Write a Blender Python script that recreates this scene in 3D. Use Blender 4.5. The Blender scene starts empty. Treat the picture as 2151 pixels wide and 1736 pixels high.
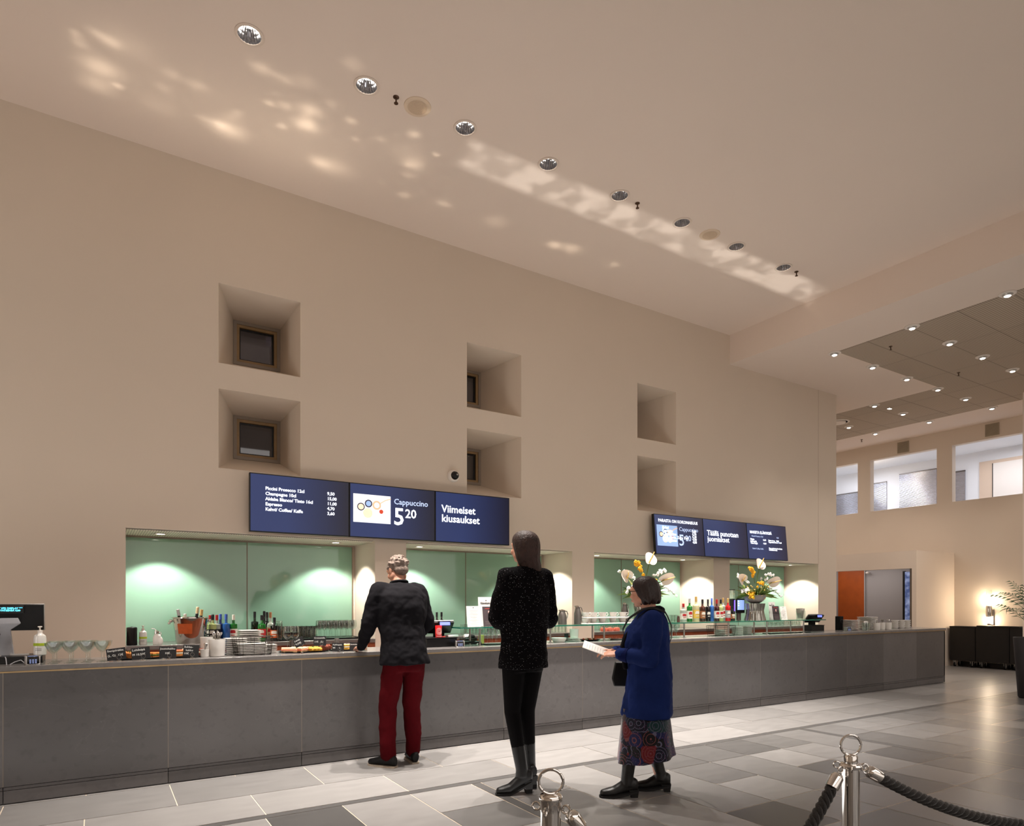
import bpy, bmesh, math, random
from mathutils import Vector, Matrix
from math import sin, cos, pi, radians as R

# ------------------------------------------------------------------ camera, world, lights, exposure
sc = bpy.context.scene
COL = sc.collection
F, CX, HY, HC, YAW = 1380.0, 1075.5, 1267.0, 1.38, R(57.81)
cam = bpy.data.cameras.new('camera'); camo = bpy.data.objects.new('camera', cam); COL.objects.link(camo)
camo.location = (0, 0, HC); camo.rotation_euler = (R(90), 0, YAW - R(90))
cam.sensor_width = 36; cam.lens = F / 2151 * 36; cam.shift_y = (HY - 868) / 2151; cam.clip_start = .05
sc.camera = camo
sc.view_settings.view_transform = 'Standard'; sc.view_settings.look = 'None'
sc.view_settings.gamma = 1; sc.view_settings.exposure = 0.08; sc.view_settings.use_curve_mapping = False
sc.cycles.use_denoising = True
sc.cycles.sample_clamp_indirect = 4
w = bpy.data.worlds.new('world'); sc.world = w; w.use_nodes = True
w.node_tree.nodes['Background'].inputs[0].default_value = (1, .84, .72, 1)
w.node_tree.nodes['Background'].inputs[1].default_value = 0.5
WARM = (1, .95, .91)

def lamp(kind, name, loc, energy, color=WARM, rot=(0, 0, 0), size=.1, size_y=None, cone=60, blend=.5, parent=None):
    l = bpy.data.lights.new(name, kind); l.energy = energy; l.color = color
    if kind == 'AREA':
        l.size = size
        if size_y: l.shape = 'RECTANGLE'; l.size_y = size_y
    else:
        l.shadow_soft_size = size
    if kind == 'SPOT': l.spot_size = R(cone); l.spot_blend = blend
    o = bpy.data.objects.new(name, l); COL.objects.link(o); o.location = loc; o.rotation_euler = rot
    if parent: o.parent = parent
    return o
# unseen fill lights added behind and beside the camera
lamp('AREA', 'hall_fill', (3, -4.5, 5.3), 265, size=13, size_y=5)
lamp('AREA', 'lobby_fill', (4.5, -8.7, 2.9), 185, rot=(R(90), 0, 0), size=16, size_y=4.6)
lamp('AREA', 'left_wall_fill', (-5.2, 4.0, 1.5), 70, rot=(R(90), 0, R(-25)), size=1.0, size_y=1.8)  # added to brighten the lower left of the bar wall
lamp('AREA', 'foyer_fill', (13, 1.0, 5.1), 110, size=4, size_y=6)
lamp('AREA', 'passage_fill', (13.2, 10.5, 5.1), 50, size=2.4, size_y=3)

lamp('AREA', 'bounce_fill', (3.5, 4.2, .03), 60, rot=(R(180), 0, 0), size=12, size_y=1.2)  # added upward fill standing in for light bounced off the floor

def at(px, py, x=None, y=None, z=None):
    """real point seen at a pixel of the 2151x1736 frame on one real plane"""
    u = (px - CX) / F; v = (HY - py) / F
    rx = cos(YAW) + sin(YAW) * u; ry = sin(YAW) - cos(YAW) * u
    d = x / rx if x is not None else (y / ry if y is not None else (z - HC) / v)
    return Vector((rx * d, ry * d, HC + v * d))

# ------------------------------------------------------------------ materials
def lin(c):
    return tuple(((v / 255) / 12.92 if v / 255 <= .04045 else ((v / 255 + .055) / 1.055) ** 2.4) for v in c)
MATS = {}
def mat(name, rgb=(200, 200, 200), rough=.5, metal=0, spec=.5, emit=None, strength=1, noise=None, bump=None, coat=0, alpha=1, trans=0, ior=1.45, sheen=0):
    if name in MATS: return MATS[name]
    m = bpy.data.materials.new(name); m.use_nodes = True; nt = m.node_tree; b = nt.nodes['Principled BSDF']
    c = lin(rgb)
    b.inputs['Base Color'].default_value = (*c, 1); b.inputs['Roughness'].default_value = rough
    b.inputs['Metallic'].default_value = metal; b.inputs['Specular IOR Level'].default_value = spec
    b.inputs['Coat Weight'].default_value = coat; b.inputs['Transmission Weight'].default_value = trans
    b.inputs['IOR'].default_value = ior; b.inputs['Sheen Weight'].default_value = sheen
    if emit: b.inputs['Emission Color'].default_value = (*lin(emit), 1); b.inputs['Emission Strength'].default_value = strength
    tc = None
    if noise or bump: tc = nt.nodes.new('ShaderNodeTexCoord')
    if noise:
        sc_, amt = noise[0], noise[1]
        n = nt.nodes.new('ShaderNodeTexNoise'); n.inputs['Scale'].default_value = sc_; n.inputs['Detail'].default_value = 5
        nt.links.new(tc.outputs['Object'], n.inputs['Vector'])
        mr = nt.nodes.new('ShaderNodeMapRange'); mr.inputs[1].default_value = .3; mr.inputs[2].default_value = .7
        mr.inputs[3].default_value = 1 - amt; mr.inputs[4].default_value = 1 + amt
        nt.links.new(n.outputs['Fac'], mr.inputs[0])
        vm = nt.nodes.new('ShaderNodeVectorMath'); vm.operation = 'SCALE'; vm.inputs[0].default_value = c
        nt.links.new(mr.outputs[0], vm.inputs['Scale']); nt.links.new(vm.outputs[0], b.inputs['Base Color'])
    if bump:
        n2 = nt.nodes.new('ShaderNodeTexNoise'); n2.inputs['Scale'].default_value = bump[0]; n2.inputs['Detail'].default_value = 4
        nt.links.new(tc.outputs['Object'], n2.inputs['Vector'])
        bp = nt.nodes.new('ShaderNodeBump'); bp.inputs['Strength'].default_value = bump[1]; bp.inputs['Distance'].default_value = .01
        nt.links.new(n2.outputs['Fac'], bp.inputs['Height']); nt.links.new(bp.outputs[0], b.inputs['Normal'])
    MATS[name] = m
    return m

def glassmat(name, tint=(245, 250, 248), spec=1.0, rough=.02, opacity=0.0):
    """thin clear glass: see-through with mirror-like sheen"""
    if name in MATS: return MATS[name]
    m = bpy.data.materials.new(name); m.use_nodes = True; nt = m.node_tree; nt.nodes.clear()
    o = nt.nodes.new('ShaderNodeOutputMaterial'); t = nt.nodes.new('ShaderNodeBsdfTransparent'); g = nt.nodes.new('ShaderNodeBsdfGlossy')
    t.inputs[0].default_value = (*lin(tint), 1); g.inputs['Roughness'].default_value = rough; g.inputs[0].default_value = (spec, spec, spec, 1)
    lw = nt.nodes.new('ShaderNodeLayerWeight'); lw.inputs[0].default_value = .35
    ma = nt.nodes.new('ShaderNodeMath'); ma.operation = 'MULTIPLY_ADD'; ma.inputs[1].default_value = .42; ma.inputs[2].default_value = .05 + opacity
    ma.use_clamp = True
    mx = nt.nodes.new('ShaderNodeMixShader'); nt.links.new(lw.outputs['Facing'], ma.inputs[0])
    nt.links.new(ma.outputs[0], mx.inputs[0]); nt.links.new(t.outputs[0], mx.inputs[1]); nt.links.new(g.outputs[0], mx.inputs[2])
    nt.links.new(mx.outputs[0], o.inputs[0]); MATS[name] = m
    return m

M = {}
M['plaster'] = mat('plaster wall', (222, 207, 190), .85, spec=.2, noise=(.7, .02), bump=(60, .03))
M['ceil'] = mat('painted ceiling', (236, 220, 207), .9, spec=.15, noise=(.5, .015))
M['white'] = mat('white paint', (236, 226, 216), .7, spec=.3)
M['chrome'] = mat('chrome', (225, 222, 218), .07, 1)
M['steel'] = mat('brushed steel', (175, 170, 165), .28, 1, noise=(30, .06))
M['steel2'] = mat('dull steel', (120, 114, 110), .4, .9, noise=(20, .06))
M['black'] = mat('black plastic', (18, 17, 18), .35, spec=.4, noise=(40, .1))
M['blackmatte'] = mat('matt black', (14, 13, 14), .75, spec=.2, noise=(50, .15))
M['grey'] = mat('grey plastic', (165, 165, 170), .4, noise=(30, .03))
M['silver'] = mat('silver plastic', (190, 186, 182), .3, .5, noise=(30, .03))
M['porcelain'] = mat('white porcelain', (228, 224, 218), .18, spec=.6, noise=(12, .015))
M['paper'] = mat('white paper', (236, 232, 226), .9, spec=.1, noise=(25, .02))
M['glass'] = glassmat('clear glass')
M['shelfglass'] = glassmat('shelf glass', (205, 235, 225))
M['glassedge'] = mat('green glass edge', (14, 105, 88), .1, spec=.8, noise=(10, .25), coat=.5)
M['brass'] = mat('brass strip', (176, 150, 112), .35, .8, noise=(8, .15))
M['wood'] = mat('red brown wood', (128, 62, 34), .5, noise=(9, .2))
M['lamp'] = mat('lamp glow', (255, 250, 240), .5, emit=(255, 246, 232), strength=14)
M['dark'] = mat('dark gap', (8, 8, 8), .9, noise=(20, .1))

# ------------------------------------------------------------------ mesh builder
class MB:
    def __init__(s): s.v = []; s.f = []; s.m = []; s.s = []
    def add(s, vs, fs, mi=0, sm=True):
        o = len(s.v); s.v += [tuple(p) for p in vs]
        for f in fs: s.f.append(tuple(i + o for i in f)); s.m.append(mi); s.s.append(sm)
        return s
    def box(s, a, b, mi=0, rot=None, c=None):
        x0, y0, z0 = a; x1, y1, z1 = b
        vs = [Vector(p) for p in ((x0,y0,z0),(x1,y0,z0),(x1,y1,z0),(x0,y1,z0),(x0,y0,z1),(x1,y0,z1),(x1,y1,z1),(x0,y1,z1))]
        if rot is not None:
            c = Vector(c) if c is not None else (Vector(a) + Vector(b)) / 2
            vs = [c + rot @ (p - c) for p in vs]
        return s.add(vs, [(0,3,2,1),(4,5,6,7),(0,1,5,4),(1,2,6,5),(2,3,7,6),(3,0,4,7)], mi, False)
    def quad(s, *p, mi=0): return s.add(p, [tuple(range(len(p)))], mi, False)
    def rings(s, rs, mi=0, cap0=True, cap1=True, sm=True):
        n = len(rs[0]); vs = [p for r in rs for p in r]; fs = []
        for i in range(len(rs) - 1):
            for j in range(n):
                k = (j + 1) % n; fs.append((i*n+j, i*n+k, (i+1)*n+k, (i+1)*n+j))
        if cap0: fs.append(tuple(reversed(range(n))))
        if cap1: fs.append(tuple(range((len(rs)-1)*n, len(rs)*n)))
        return s.add(vs, fs, mi, sm)
    def lathe(s, prof, seg=16, mi=0, o=(0, 0, 0), cap0=True, cap1=True, rot=None, sq=1.0):
        rs = []
        for r, z in prof:
            r = max(r, 1e-5)
            ring = [Vector((r*cos(2*pi*j/seg), r*sq*sin(2*pi*j/seg), z)) for j in range(seg)]
            if rot is not None: ring = [rot @ p for p in ring]
            rs.append([p + Vector(o) for p in ring])
        return s.rings(rs, mi, cap0, cap1)
    def tube(s, pts, r, seg=8, mi=0, flat=1.0, closed=False):
        pts = [Vector(p) for p in pts]; n = len(pts)
        rr = r if isinstance(r, (list, tuple)) else [r] * n
        rs = []; up = None
        for i, p in enumerate(pts):
            if closed: t = pts[(i+1) % n] - pts[i-1]
            else: t = pts[min(i+1, n-1)] - pts[max(i-1, 0)]
            if t.length < 1e-9: t = Vector((0, 0, 1))
            t.normalize()
            if up is None:
                up = Vector((0, 0, 1)) if abs(t.z) < .9 else Vector((1, 0, 0))
            a = (up - t * up.dot(t)); a.normalize(); b = t.cross(a); up = a
            rs.append([p + (a * cos(2*pi*j/seg) + b * sin(2*pi*j/seg) * flat) * rr[i] for j in range(seg)])
        if closed: rs.append(rs[0]); return s.rings(rs, mi, False, False)
        return s.rings(rs, mi)
    def ell(s, c, r, seg=12, rows=8, mi=0, rot=None):
        rs = []
        for i in range(rows + 1):
            a = pi * i / rows; q = max(sin(a), 1e-3)
            ring = [Vector((r[0]*q*cos(2*pi*j/seg), r[1]*q*sin(2*pi*j/seg), -r[2]*cos(a))) for j in range(seg)]
            if rot is not None: ring = [rot @ p for p in ring]
            rs.append([p + Vector(c) for p in ring])
        return s.rings(rs, mi)
    def mesh(s, name, mats, sharp=35):
        me = bpy.data.meshes.new(name); me.from_pydata(s.v, [], s.f)
        for x in (mats if isinstance(mats, (list, tuple)) else [mats]): me.materials.append(x)
        me.polygons.foreach_set('material_index', s.m); me.polygons.foreach_set('use_smooth', s.s)
        me.validate(); me.update()
        try: me.set_sharp_from_angle(angle=R(sharp))
        except Exception: pass
        return me
    def build(s, name, mats, parent=None, loc=None, rz=0, bevel=0, sharp=35):
        o = bpy.data.objects.new(name, s.mesh(name, mats, sharp)); COL.objects.link(o)
        if parent is not None: o.parent = parent
        if loc is not None: o.location = loc
        if rz: o.rotation_euler.z = rz
        if bevel:
            b = o.modifiers.new('bevel', 'BEVEL'); b.width = bevel; b.segments = 2; b.limit_method = 'ANGLE'
        return o

def tag(o, label, cat, group=None):
    o['label'] = label; o['category'] = cat
    if group: o['group'] = group
    return o
def struct(o): o['kind'] = 'structure'; return o
def thing(name, label, cat, loc=(0, 0, 0), rz=0, group=None):
    o = bpy.data.objects.new(name, None); COL.objects.link(o); o.empty_display_size = .05
    o.location = loc; o.rotation_euler = (0, 0, rz); return tag(o, label, cat, group)
def dup(root, loc=None, rz=None, label=None, group=None):
    r = root.copy(); COL.objects.link(r)
    if loc is not None: r.location = loc
    if rz is not None: r.rotation_euler.z = rz
    if label: r['label'] = label
    if group: r['group'] = group
    for ch in list(root.children):
        c = ch.copy(); COL.objects.link(c); c.parent = r; c.matrix_parent_inverse = ch.matrix_parent_inverse
        for g in list(ch.children):
            d = g.copy(); COL.objects.link(d); d.parent = c
    return r
def text(s, size, name, material, parent, loc, rot=(R(90), 0, 0), bold=0.0, align='LEFT', ext=.0006, sx=1, sp=.8):
    cu = bpy.data.curves.new(name, 'FONT'); cu.body = s; cu.size = size; cu.offset = bold; cu.align_x = align
    cu.extrude = ext; cu.resolution_u = 2; cu.space_line = sp
    t = bpy.data.objects.new(name, cu); COL.objects.link(t)
    dg = bpy.context.evaluated_depsgraph_get()
    me = bpy.data.meshes.new_from_object(t.evaluated_get(dg)); bpy.data.objects.remove(t); bpy.data.curves.remove(cu)
    me.materials.clear(); me.materials.append(material)
    o = bpy.data.objects.new(name, me); COL.objects.link(o); o.parent = parent; o.location = loc; o.rotation_euler = rot; o.scale.x = sx
    return o

WY = 7.1          # face of the bar wall
XE = 11.57        # its far end
XF = 16.05        # far gallery wall
ZC, ZL = 5.70, 5.23   # high and low ceiling
YF, ZT = 5.63, .945   # counter face and counter top
# ------------------------------------------------------------------ floor
def floor_mat():
    m = bpy.data.materials.new('slate floor tiles'); m.use_nodes = True; nt = m.node_tree; b = nt.nodes['Principled BSDF']
    a = nt.nodes.new('ShaderNodeAttribute'); a.attribute_name = 'tone'
    tc = nt.nodes.new('ShaderNodeTexCoord')
    mp = nt.nodes.new('ShaderNodeMapping'); mp.inputs['Scale'].default_value = (1, 3.2, 1)
    n = nt.nodes.new('ShaderNodeTexNoise'); n.inputs['Scale'].default_value = 4; n.inputs['Detail'].default_value = 4; n.inputs['Roughness'].default_value = .5
    nt.links.new(tc.outputs['Object'], mp.inputs[0]); nt.links.new(mp.outputs[0], n.inputs['Vector'])
    mr = nt.nodes.new('ShaderNodeMapRange'); mr.inputs[1].default_value = .3; mr.inputs[2].default_value = .7; mr.inputs[3].default_value = .93; mr.inputs[4].default_value = 1.07
    nt.links.new(n.outputs['Fac'], mr.inputs[0])
    mu = nt.nodes.new('ShaderNodeMath'); mu.operation = 'MULTIPLY'; nt.links.new(mr.outputs[0], mu.inputs[0]); nt.links.new(a.outputs['Fac'], mu.inputs[1])
    vm = nt.nodes.new('ShaderNodeVectorMath'); vm.operation = 'SCALE'; vm.inputs[0].default_value = (1, .955, .925)
    nt.links.new(mu.outputs[0], vm.inputs['Scale']); nt.links.new(vm.outputs[0], b.inputs['Base Color'])
    r2 = nt.nodes.new('ShaderNodeMapRange'); r2.inputs[1].default_value = .3; r2.inputs[2].default_value = .7; r2.inputs[3].default_value = .29; r2.inputs[4].default_value = .33
    nt.links.new(n.outputs['Fac'], r2.inputs[0]); nt.links.new(r2.outputs[0], b.inputs['Roughness'])
    b.inputs['Specular IOR Level'].default_value = .45
    return m
grout = mat('pale grout', (222, 206, 184), .8, noise=(20, .05))
fl = MB(); tones = []
X0, X1, Y0, Y1 = -6.0, XF, -9.0, 13.0
fl.quad((X0, Y0, -.002), (X1, Y0, -.002), (X1, Y1, -.002), (X0, Y1, -.002), mi=1); tones.append(.3)
rnd = random.Random(5)
def slab(x0, x1, y0, y1, t):
    g = .003
    x0 = max(x0, X0); x1 = min(x1, X1); y0 = max(y0, Y0); y1 = min(y1, Y1)
    if x1 - x0 < .01 or y1 - y0 < .01: return
    fl.quad((x0+g, y0+g, 0), (x1-g, y0+g, 0), (x1-g, y1-g, 0), (x0+g, y1-g, 0)); tones.append(t)
def tone(): return rnd.choice([.085, .10, .11, .125, .135, .15, .165, .19, .24]) * rnd.uniform(.94, 1.06)
P, S, W8 = 4.07, .085, 3.985 / 8
for bi in range(-3, 5):
    xs = 2.40 + bi * P; slab(xs, xs + S, -9, 4.40, .085)                 # dark strips away from the counter
    for bj in range(0, 4):
        ys = 4.40 - bj * P
        if bi == -3: slab(X0, X1, ys, ys + .075, .085)                   # dark strips along the counter
        for i in range(8):
            x = xs + S + i * W8; j = 0
            if xs + S > XF: break
            while j < 8:
                k = 2 if (rnd.random() < .35 and j < 7) else 1
                y1 = ys - j * W8; slab(x, x + W8, max(y1 - k * W8, ys - P + .075), y1, tone()); j += k
for r, (ya, yb, off, wd) in enumerate([(4.475, 4.995, .925, 1.0), (4.995, 5.60, .456, 1.0), (5.60, 6.2, .925, 1.0), (6.2, 6.9, .2, 1.0), (6.9, 7.6, .5, 1.0),
        (7.6, 8.3, 0, 1.0), (8.3, 9.0, .5, 1.), (9.0, 9.7, 0, 1.), (9.7, 10.4, .5, 1.), (10.4, 13.0, 0, 1.)]):
    x = off - 8
    while x < XF: slab(x, x + wd, ya, yb, .225 * rnd.uniform(.85, 1.2)); x += wd  # border slabs toned paler to lift the downlit strip and its bounce
o = fl.build('floor', [floor_mat(), grout]); struct(o)
at_ = o.data.attributes.new('tone', 'FLOAT', 'FACE'); at_.data.foreach_set('value', tones[:len(o.data.polygons)])

# ------------------------------------------------------------------ bar wall with its niches and deep splayed windows
def cells(mb, axis, p, a0, a1, z0, z1, holes, mi=0):
    As = sorted({a0, a1, *[h[0] for h in holes], *[h[1] for h in holes]}); Zs = sorted({z0, z1, *[h[2] for h in holes], *[h[3] for h in holes]})
    for i in range(len(As) - 1):
        for j in range(len(Zs) - 1):
            ca, cz = (As[i] + As[i+1]) / 2, (Zs[j] + Zs[j+1]) / 2
            if any(h[0] < ca < h[1] and h[2] < cz < h[3] for h in holes): continue
            q = [(As[i], Zs[j]), (As[i+1], Zs[j]), (As[i+1], Zs[j+1]), (As[i], Zs[j+1])]
            if axis == 'y': mb.quad(*[(a, p, z) for a, z in q], mi=mi)
            else: mb.quad(*[(p, a, z) for a, z in reversed(q)], mi=mi)
NICHE = [(.215, 2.643), (3.02, 5.433), (5.814, 8.24), (8.62, 11.01)]
NZ, NB, NY = 2.083, .85, 7.80
WIN = []
for (xa, xb, la, rb) in ((1.013, 1.814, .25, .05), (3.818, 4.61, .10, .21), (6.62, 7.405, .10, .21)):
    for (zb, zt) in ((3.776, 4.573), (2.727, 3.52)): WIN.append((xa, xb, zb, zt, la, rb))
holes = [(a, b, NB, NZ) for a, b in NICHE] + [w_[:4] for w_ in WIN]
wb = MB(); cells(wb, 'y', WY, -6, XE, 0, ZC, holes)
wb.quad((XE, WY, 0), (XE, 13, 0), (XE, 13, ZC), (XE, WY, ZC))
WD = 7.80
for (xa, xb, zb, zt, la, rb) in WIN:
    A = [(xa, WY, zb), (xb, WY, zb), (xb, WY, zt), (xa, WY, zt)]
    B = [(xa+la, WD, zb+.25), (xb-rb, WD, zb+.25), (xb-rb, WD, zt-.06), (xa+la, WD, zt-.06)]
    for i in range(4):
        j = (i + 1) % 4; wb.quad(A[i], A[j], B[j], B[i])
for (a, b) in NICHE:
    wb.quad((a, WY, NB), (a, NY, NB), (a, NY, NZ), (a, WY, NZ)); wb.quad((b, WY, NB), (b, WY, NZ), (b, NY, NZ), (b, NY, NB))
    wb.quad((a, WY, NZ), (a, NY, NZ), (b, NY, NZ), (b, WY, NZ), mi=1); wb.quad((a, NY, NB), (b, NY, NB), (b, NY, NZ), (a, NY, NZ))
M['reveal'] = mat('cream niche paint', (226, 222, 208), .6, spec=.3, noise=(2, .01))
o = struct(wb.build('wall_bar', [M['plaster'], M['white']]))
cj = MB(); jx = at(1719, 900, y=WY).x
cj.box((jx-.004, WY-.003, NZ), (jx+.004, WY+.001, ZL)); struct(cj.build('joint_shadow_strip', mat('joint shadow', (204, 186, 170), .9, noise=(5, .05))))  # thin strip coloured darker as the shadow line of the wall joint

# niche glass, ceilings and downlights
gm = mat('sea green lacquered glass', (134, 172, 150), .06, spec=.6, coat=.6, noise=(1.2, .03))
M['strip'] = mat('joint strip', (120, 100, 84), .4, .5, noise=(10, .1))
def grille_mat():
    m = mat('slotted niche ceiling', (222, 216, 200), .6); nt = m.node_tree; b = nt.nodes['Principled BSDF']
    tc = nt.nodes.new('ShaderNodeTexCoord'); wv = nt.nodes.new('ShaderNodeTexWave'); wv.bands_direction = 'X'; wv.inputs['Scale'].default_value = 14
    mp = nt.nodes.new('ShaderNodeMapping'); mp.inputs['Rotation'].default_value = (0, 0, R(0))
    nt.links.new(tc.outputs['Object'], mp.inputs[0]); nt.links.new(mp.outputs[0], wv.inputs['Vector'])
    rp = nt.nodes.new('ShaderNodeValToRGB'); rp.color_ramp.elements[0].position = .03; rp.color_ramp.elements[1].position = .10
    rp.color_ramp.elements[0].color = (.2, .18, .15, 1); rp.color_ramp.elements[1].color = (*lin((240, 234, 218)), 1)
    nt.links.new(wv.outputs['Fac'], rp.inputs[0]); nt.links.new(rp.outputs[0], b.inputs['Base Color'])
    return m
M['grille'] = grille_mat()
NAMES = ['leftmost niche', 'niche behind the two standing customers', 'niche behind the woman in blue', 'rightmost niche']
JX = [at(519, 1200, y=7.77).x, at(978, 1200, y=7.77).x, at(1305, 1190, y=7.77).x, at(1551, 1220, y=7.77).x]
spot0 = None
for i, (a, b) in enumerate(NICHE):
    g = thing('glass_back_panel', 'sea green glass back panel with thin joint in the ' + NAMES[i], 'glass panel', (a, 7.77, NB))
    for (p0, p1) in ((a, JX[i]-.004), (JX[i]+.004, b-.045)):
        MB().box((p0-a+.001, 0, 0), (p1-a, .012, NZ-NB-.03)).build('glass_pane', gm, g)
    MB().box((JX[i]-.004-a, -.003, 0), (JX[i]+.004-a, .012, NZ-NB-.03)).build('joint_strip', M['strip'], g)
    MB().box((b-.045-a, .004, 0), (b-.038-a, .012, NZ-NB-.03)).build('edge_strip', M['strip'], g)
    q = MB(); n_sl = 110
    q.box((a+.004, WY+.06, NZ-.012), (b-.004, NY-.04, NZ-.006), 0)
    struct(q.build('ceiling_grille_%s' % 'abcd'[i], [M['grille']])).name = 'ceiling_grille'
    for k, lx in enumerate((a + .31, b - .35)):
        if spot0 is None:
            spot0 = thing('niche_downlight', 'x', 'downlight', (lx, 7.42, NZ-.013))
            MB().lathe([(.05, 0), (.062, -.003), (.062, -.006), (.045, -.006), (.04, -.001)], 20).build('trim_ring', M['white'], spot0)
            MB().lathe([(.036, -.001), (.036, -.003)], 16).build('lamp_lens', M['lamp'], spot0); s_ = spot0
        else: s_ = dup(spot0, (lx, 7.42, NZ-.013))
        s_['label'] = ('left' if k == 0 else 'right') + ' small round downlight in the ceiling of the ' + NAMES[i]
        s_['group'] = 'downlights in the niche ceilings'
        lamp('SPOT', 'niche_lamp', (lx, 7.42, NZ-.03), 75, (1, .96, .88), size=.025, cone=112, blend=.35, parent=None)

# windows
M['frame'] = mat('oak window frame', (158, 128, 88), .5, noise=(12, .12))
M['frame2'] = mat('grey inner frame', (150, 136, 122), .6, noise=(12, .04))
pane_m = glassmat('dark window pane', (150, 148, 158), .8, .02, .05)
WL = ['upper', 'lower']
for i, (xa, xb, zb, zt, la, rb) in enumerate(WIN):
    x0, x1, z0, z1 = xa+la, xb-rb, zb+.25, zt-.06
    def fr(m, g, y0, y1, t, th):
        for (a, b) in (((x0+g, z0+g), (x1-g, z0+g+t)), ((x0+g, z1-g-t), (x1-g, z1-g)), ((x0+g, z0+g+t), (x0+g+t, z1-g-t)), ((x1-g-t, z0+g+t), (x1-g, z1-g-t))):
            m.box((a[0], y0, a[1]), (b[0], y1, b[1]), th)
    m1 = MB(); fr(m1, 0, WD-.012, WD+.05, .035, 1); fr(m1, .035, WD+.002, WD+.05, .03, 0); fr(m1, .065, WD+.03, WD+.06, .016, 2)
    f_ = struct(m1.build('window_%d' % (i+1), [M['frame'], M['frame2'], M['black']]))
    p_ = MB().box((x0+.07, WD+.04, z0+.07), (x1-.07, WD+.046, z1-.07)).build('window_pane', pane_m, f_)
# the service corridor behind the windows
cr = MB(); cr.quad((-1, 10, 2.4), (11, 10, 2.4), (11, 10, ZC), (-1, 10, ZC)); cr.quad((-1, 7.9, 5.2), (11, 7.9, 5.2), (11, 10, 5.2), (-1, 10, 5.2)); cr.quad((-1, 7.9, 2.4), (11, 7.9, 2.4), (11, 10, 2.4), (-1, 10, 2.4))
cr.quad((-1, 7.9, 2.4), (-1, 10, 2.4), (-1, 10, 5.2), (-1, 7.9, 5.2)); cr.quad((11, 7.9, 2.4), (11, 10, 2.4), (11, 10, 5.2), (11, 7.9, 5.2))
struct(cr.build('wall_corridor', mat('dim corridor paint', (150, 140, 140), .9, noise=(2, .05))))
lamp('POINT', 'corridor_fill', (2.0, 9.2, 4.9), 5, (.9, .88, 1), size=.1)  # weak fill added to lift the corridor seen through the panes
lamp('POINT', 'corridor_fill', (5.2, 9.0, 4.9), 5, (.85, .93, 1), size=.1)

# ------------------------------------------------------------------ ceilings, beam, far wall, other walls
XB = 8.62
cl = MB()
LIGHTS = [at(*p, z=ZC) for p in ((524,73),(770,180),(977,269),(1152,345),(1302,411),(1433,468),(1547,518),(1646,562))]
LR = .105
xs_ = sorted([-6.0, XB] + [c for L in LIGHTS for c in (L.x-LR, L.x+LR)])
for i in range(len(xs_) - 1):
    a, b = xs_[i], xs_[i+1]; L = next((L for L in LIGHTS if abs((a+b)/2 - L.x) < LR*.9), None)
    if L is None: cl.quad((a, -9, ZC), (a, WY, ZC), (b, WY, ZC), (b, -9, ZC)); continue
    cl.quad((a, -9, ZC), (a, L.y-LR, ZC), (b, L.y-LR, ZC), (b, -9, ZC)); cl.quad((a, L.y+LR, ZC), (a, WY, ZC), (b, WY, ZC), (b, L.y+LR, ZC))
    N = 24                                                              # round opening in the square
    sq = []
    for k in range(N):
        t = 2*pi*k/N; c, s__ = cos(t), sin(t); q = LR / max(abs(c), abs(s__)); sq.append((L.x + c*q, L.y + s__*q, ZC))
    rd = [(L.x + .086*cos(2*pi*k/N), L.y + .086*sin(2*pi*k/N), ZC) for k in range(N)]
    for k in range(N): j = (k+1) % N; cl.quad(sq[k], rd[k], rd[j], sq[j])
cl.quad((XB, -9, ZL), (XB, WY, ZL), (XB, WY, ZC), (XB, -9, ZC))
EX, EY, EX2, EX3 = 9.57, 5.87, 12.72, 14.81
cl.quad((XB, -9, ZL), (XB, 13, ZL), (EX, 13, ZL), (EX, -9, ZL))
cl.quad((EX, EY, ZL), (EX, 13, ZL), (EX2, 13, ZL), (EX2, EY, ZL)); cl.quad((EX3, -9, ZL), (EX3, 13, ZL), (XF, 13, ZL), (XF, -9, ZL))
struct(cl.build('ceiling', M['ceil']))
def perf_mat():
    m = mat('perforated ceiling panel', (176, 160, 143), .8, spec=.2); nt = m.node_tree; b = nt.nodes['Principled BSDF']
    tc = nt.nodes.new('ShaderNodeTexCoord')
    vo = nt.nodes.new('ShaderNodeTexVoronoi'); vo.inputs['Scale'].default_value = 34; vo.inputs['Randomness'].default_value = 0
    nt.links.new(tc.outputs['Object'], vo.inputs['Vector'])
    rp = nt.nodes.new('ShaderNodeValToRGB'); rp.color_ramp.elements[0].position = .22; rp.color_ramp.elements[1].position = .34
    rp.color_ramp.elements[0].color = (*lin((95, 84, 74)), 1); rp.color_ramp.elements[1].color = (*lin((192, 176, 158)), 1)
    nt.links.new(vo.outputs['Distance'], rp.inputs[0])
    br = nt.nodes.new('ShaderNodeTexBrick'); br.offset = 0; br.inputs['Scale'].default_value = 1; br.inputs['Brick Width'].default_value = 1.2; br.inputs['Row Height'].default_value = .6
    br.inputs['Mortar Size'].default_value = .006; br.inputs['Color1'].default_value = (1, 1, 1, 1); br.inputs['Color2'].default_value = (.95, .95, .95, 1); br.inputs['Mortar'].default_value = (.55, .55, .55, 1)
    nt.links.new(tc.outputs['Object'], br.inputs['Vector'])
    mx = nt.nodes.new('ShaderNodeMix'); mx.data_type = 'RGBA'; mx.blend_type = 'MULTIPLY'; mx.inputs[0].default_value = 1
    nt.links.new(rp.outputs[0], mx.inputs[6]); nt.links.new(br.outputs['Color'], mx.inputs[7]); nt.links.new(mx.outputs[2], b.inputs['Base Color'])
    return m
pf = MB(); zp = ZL + .0
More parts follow.
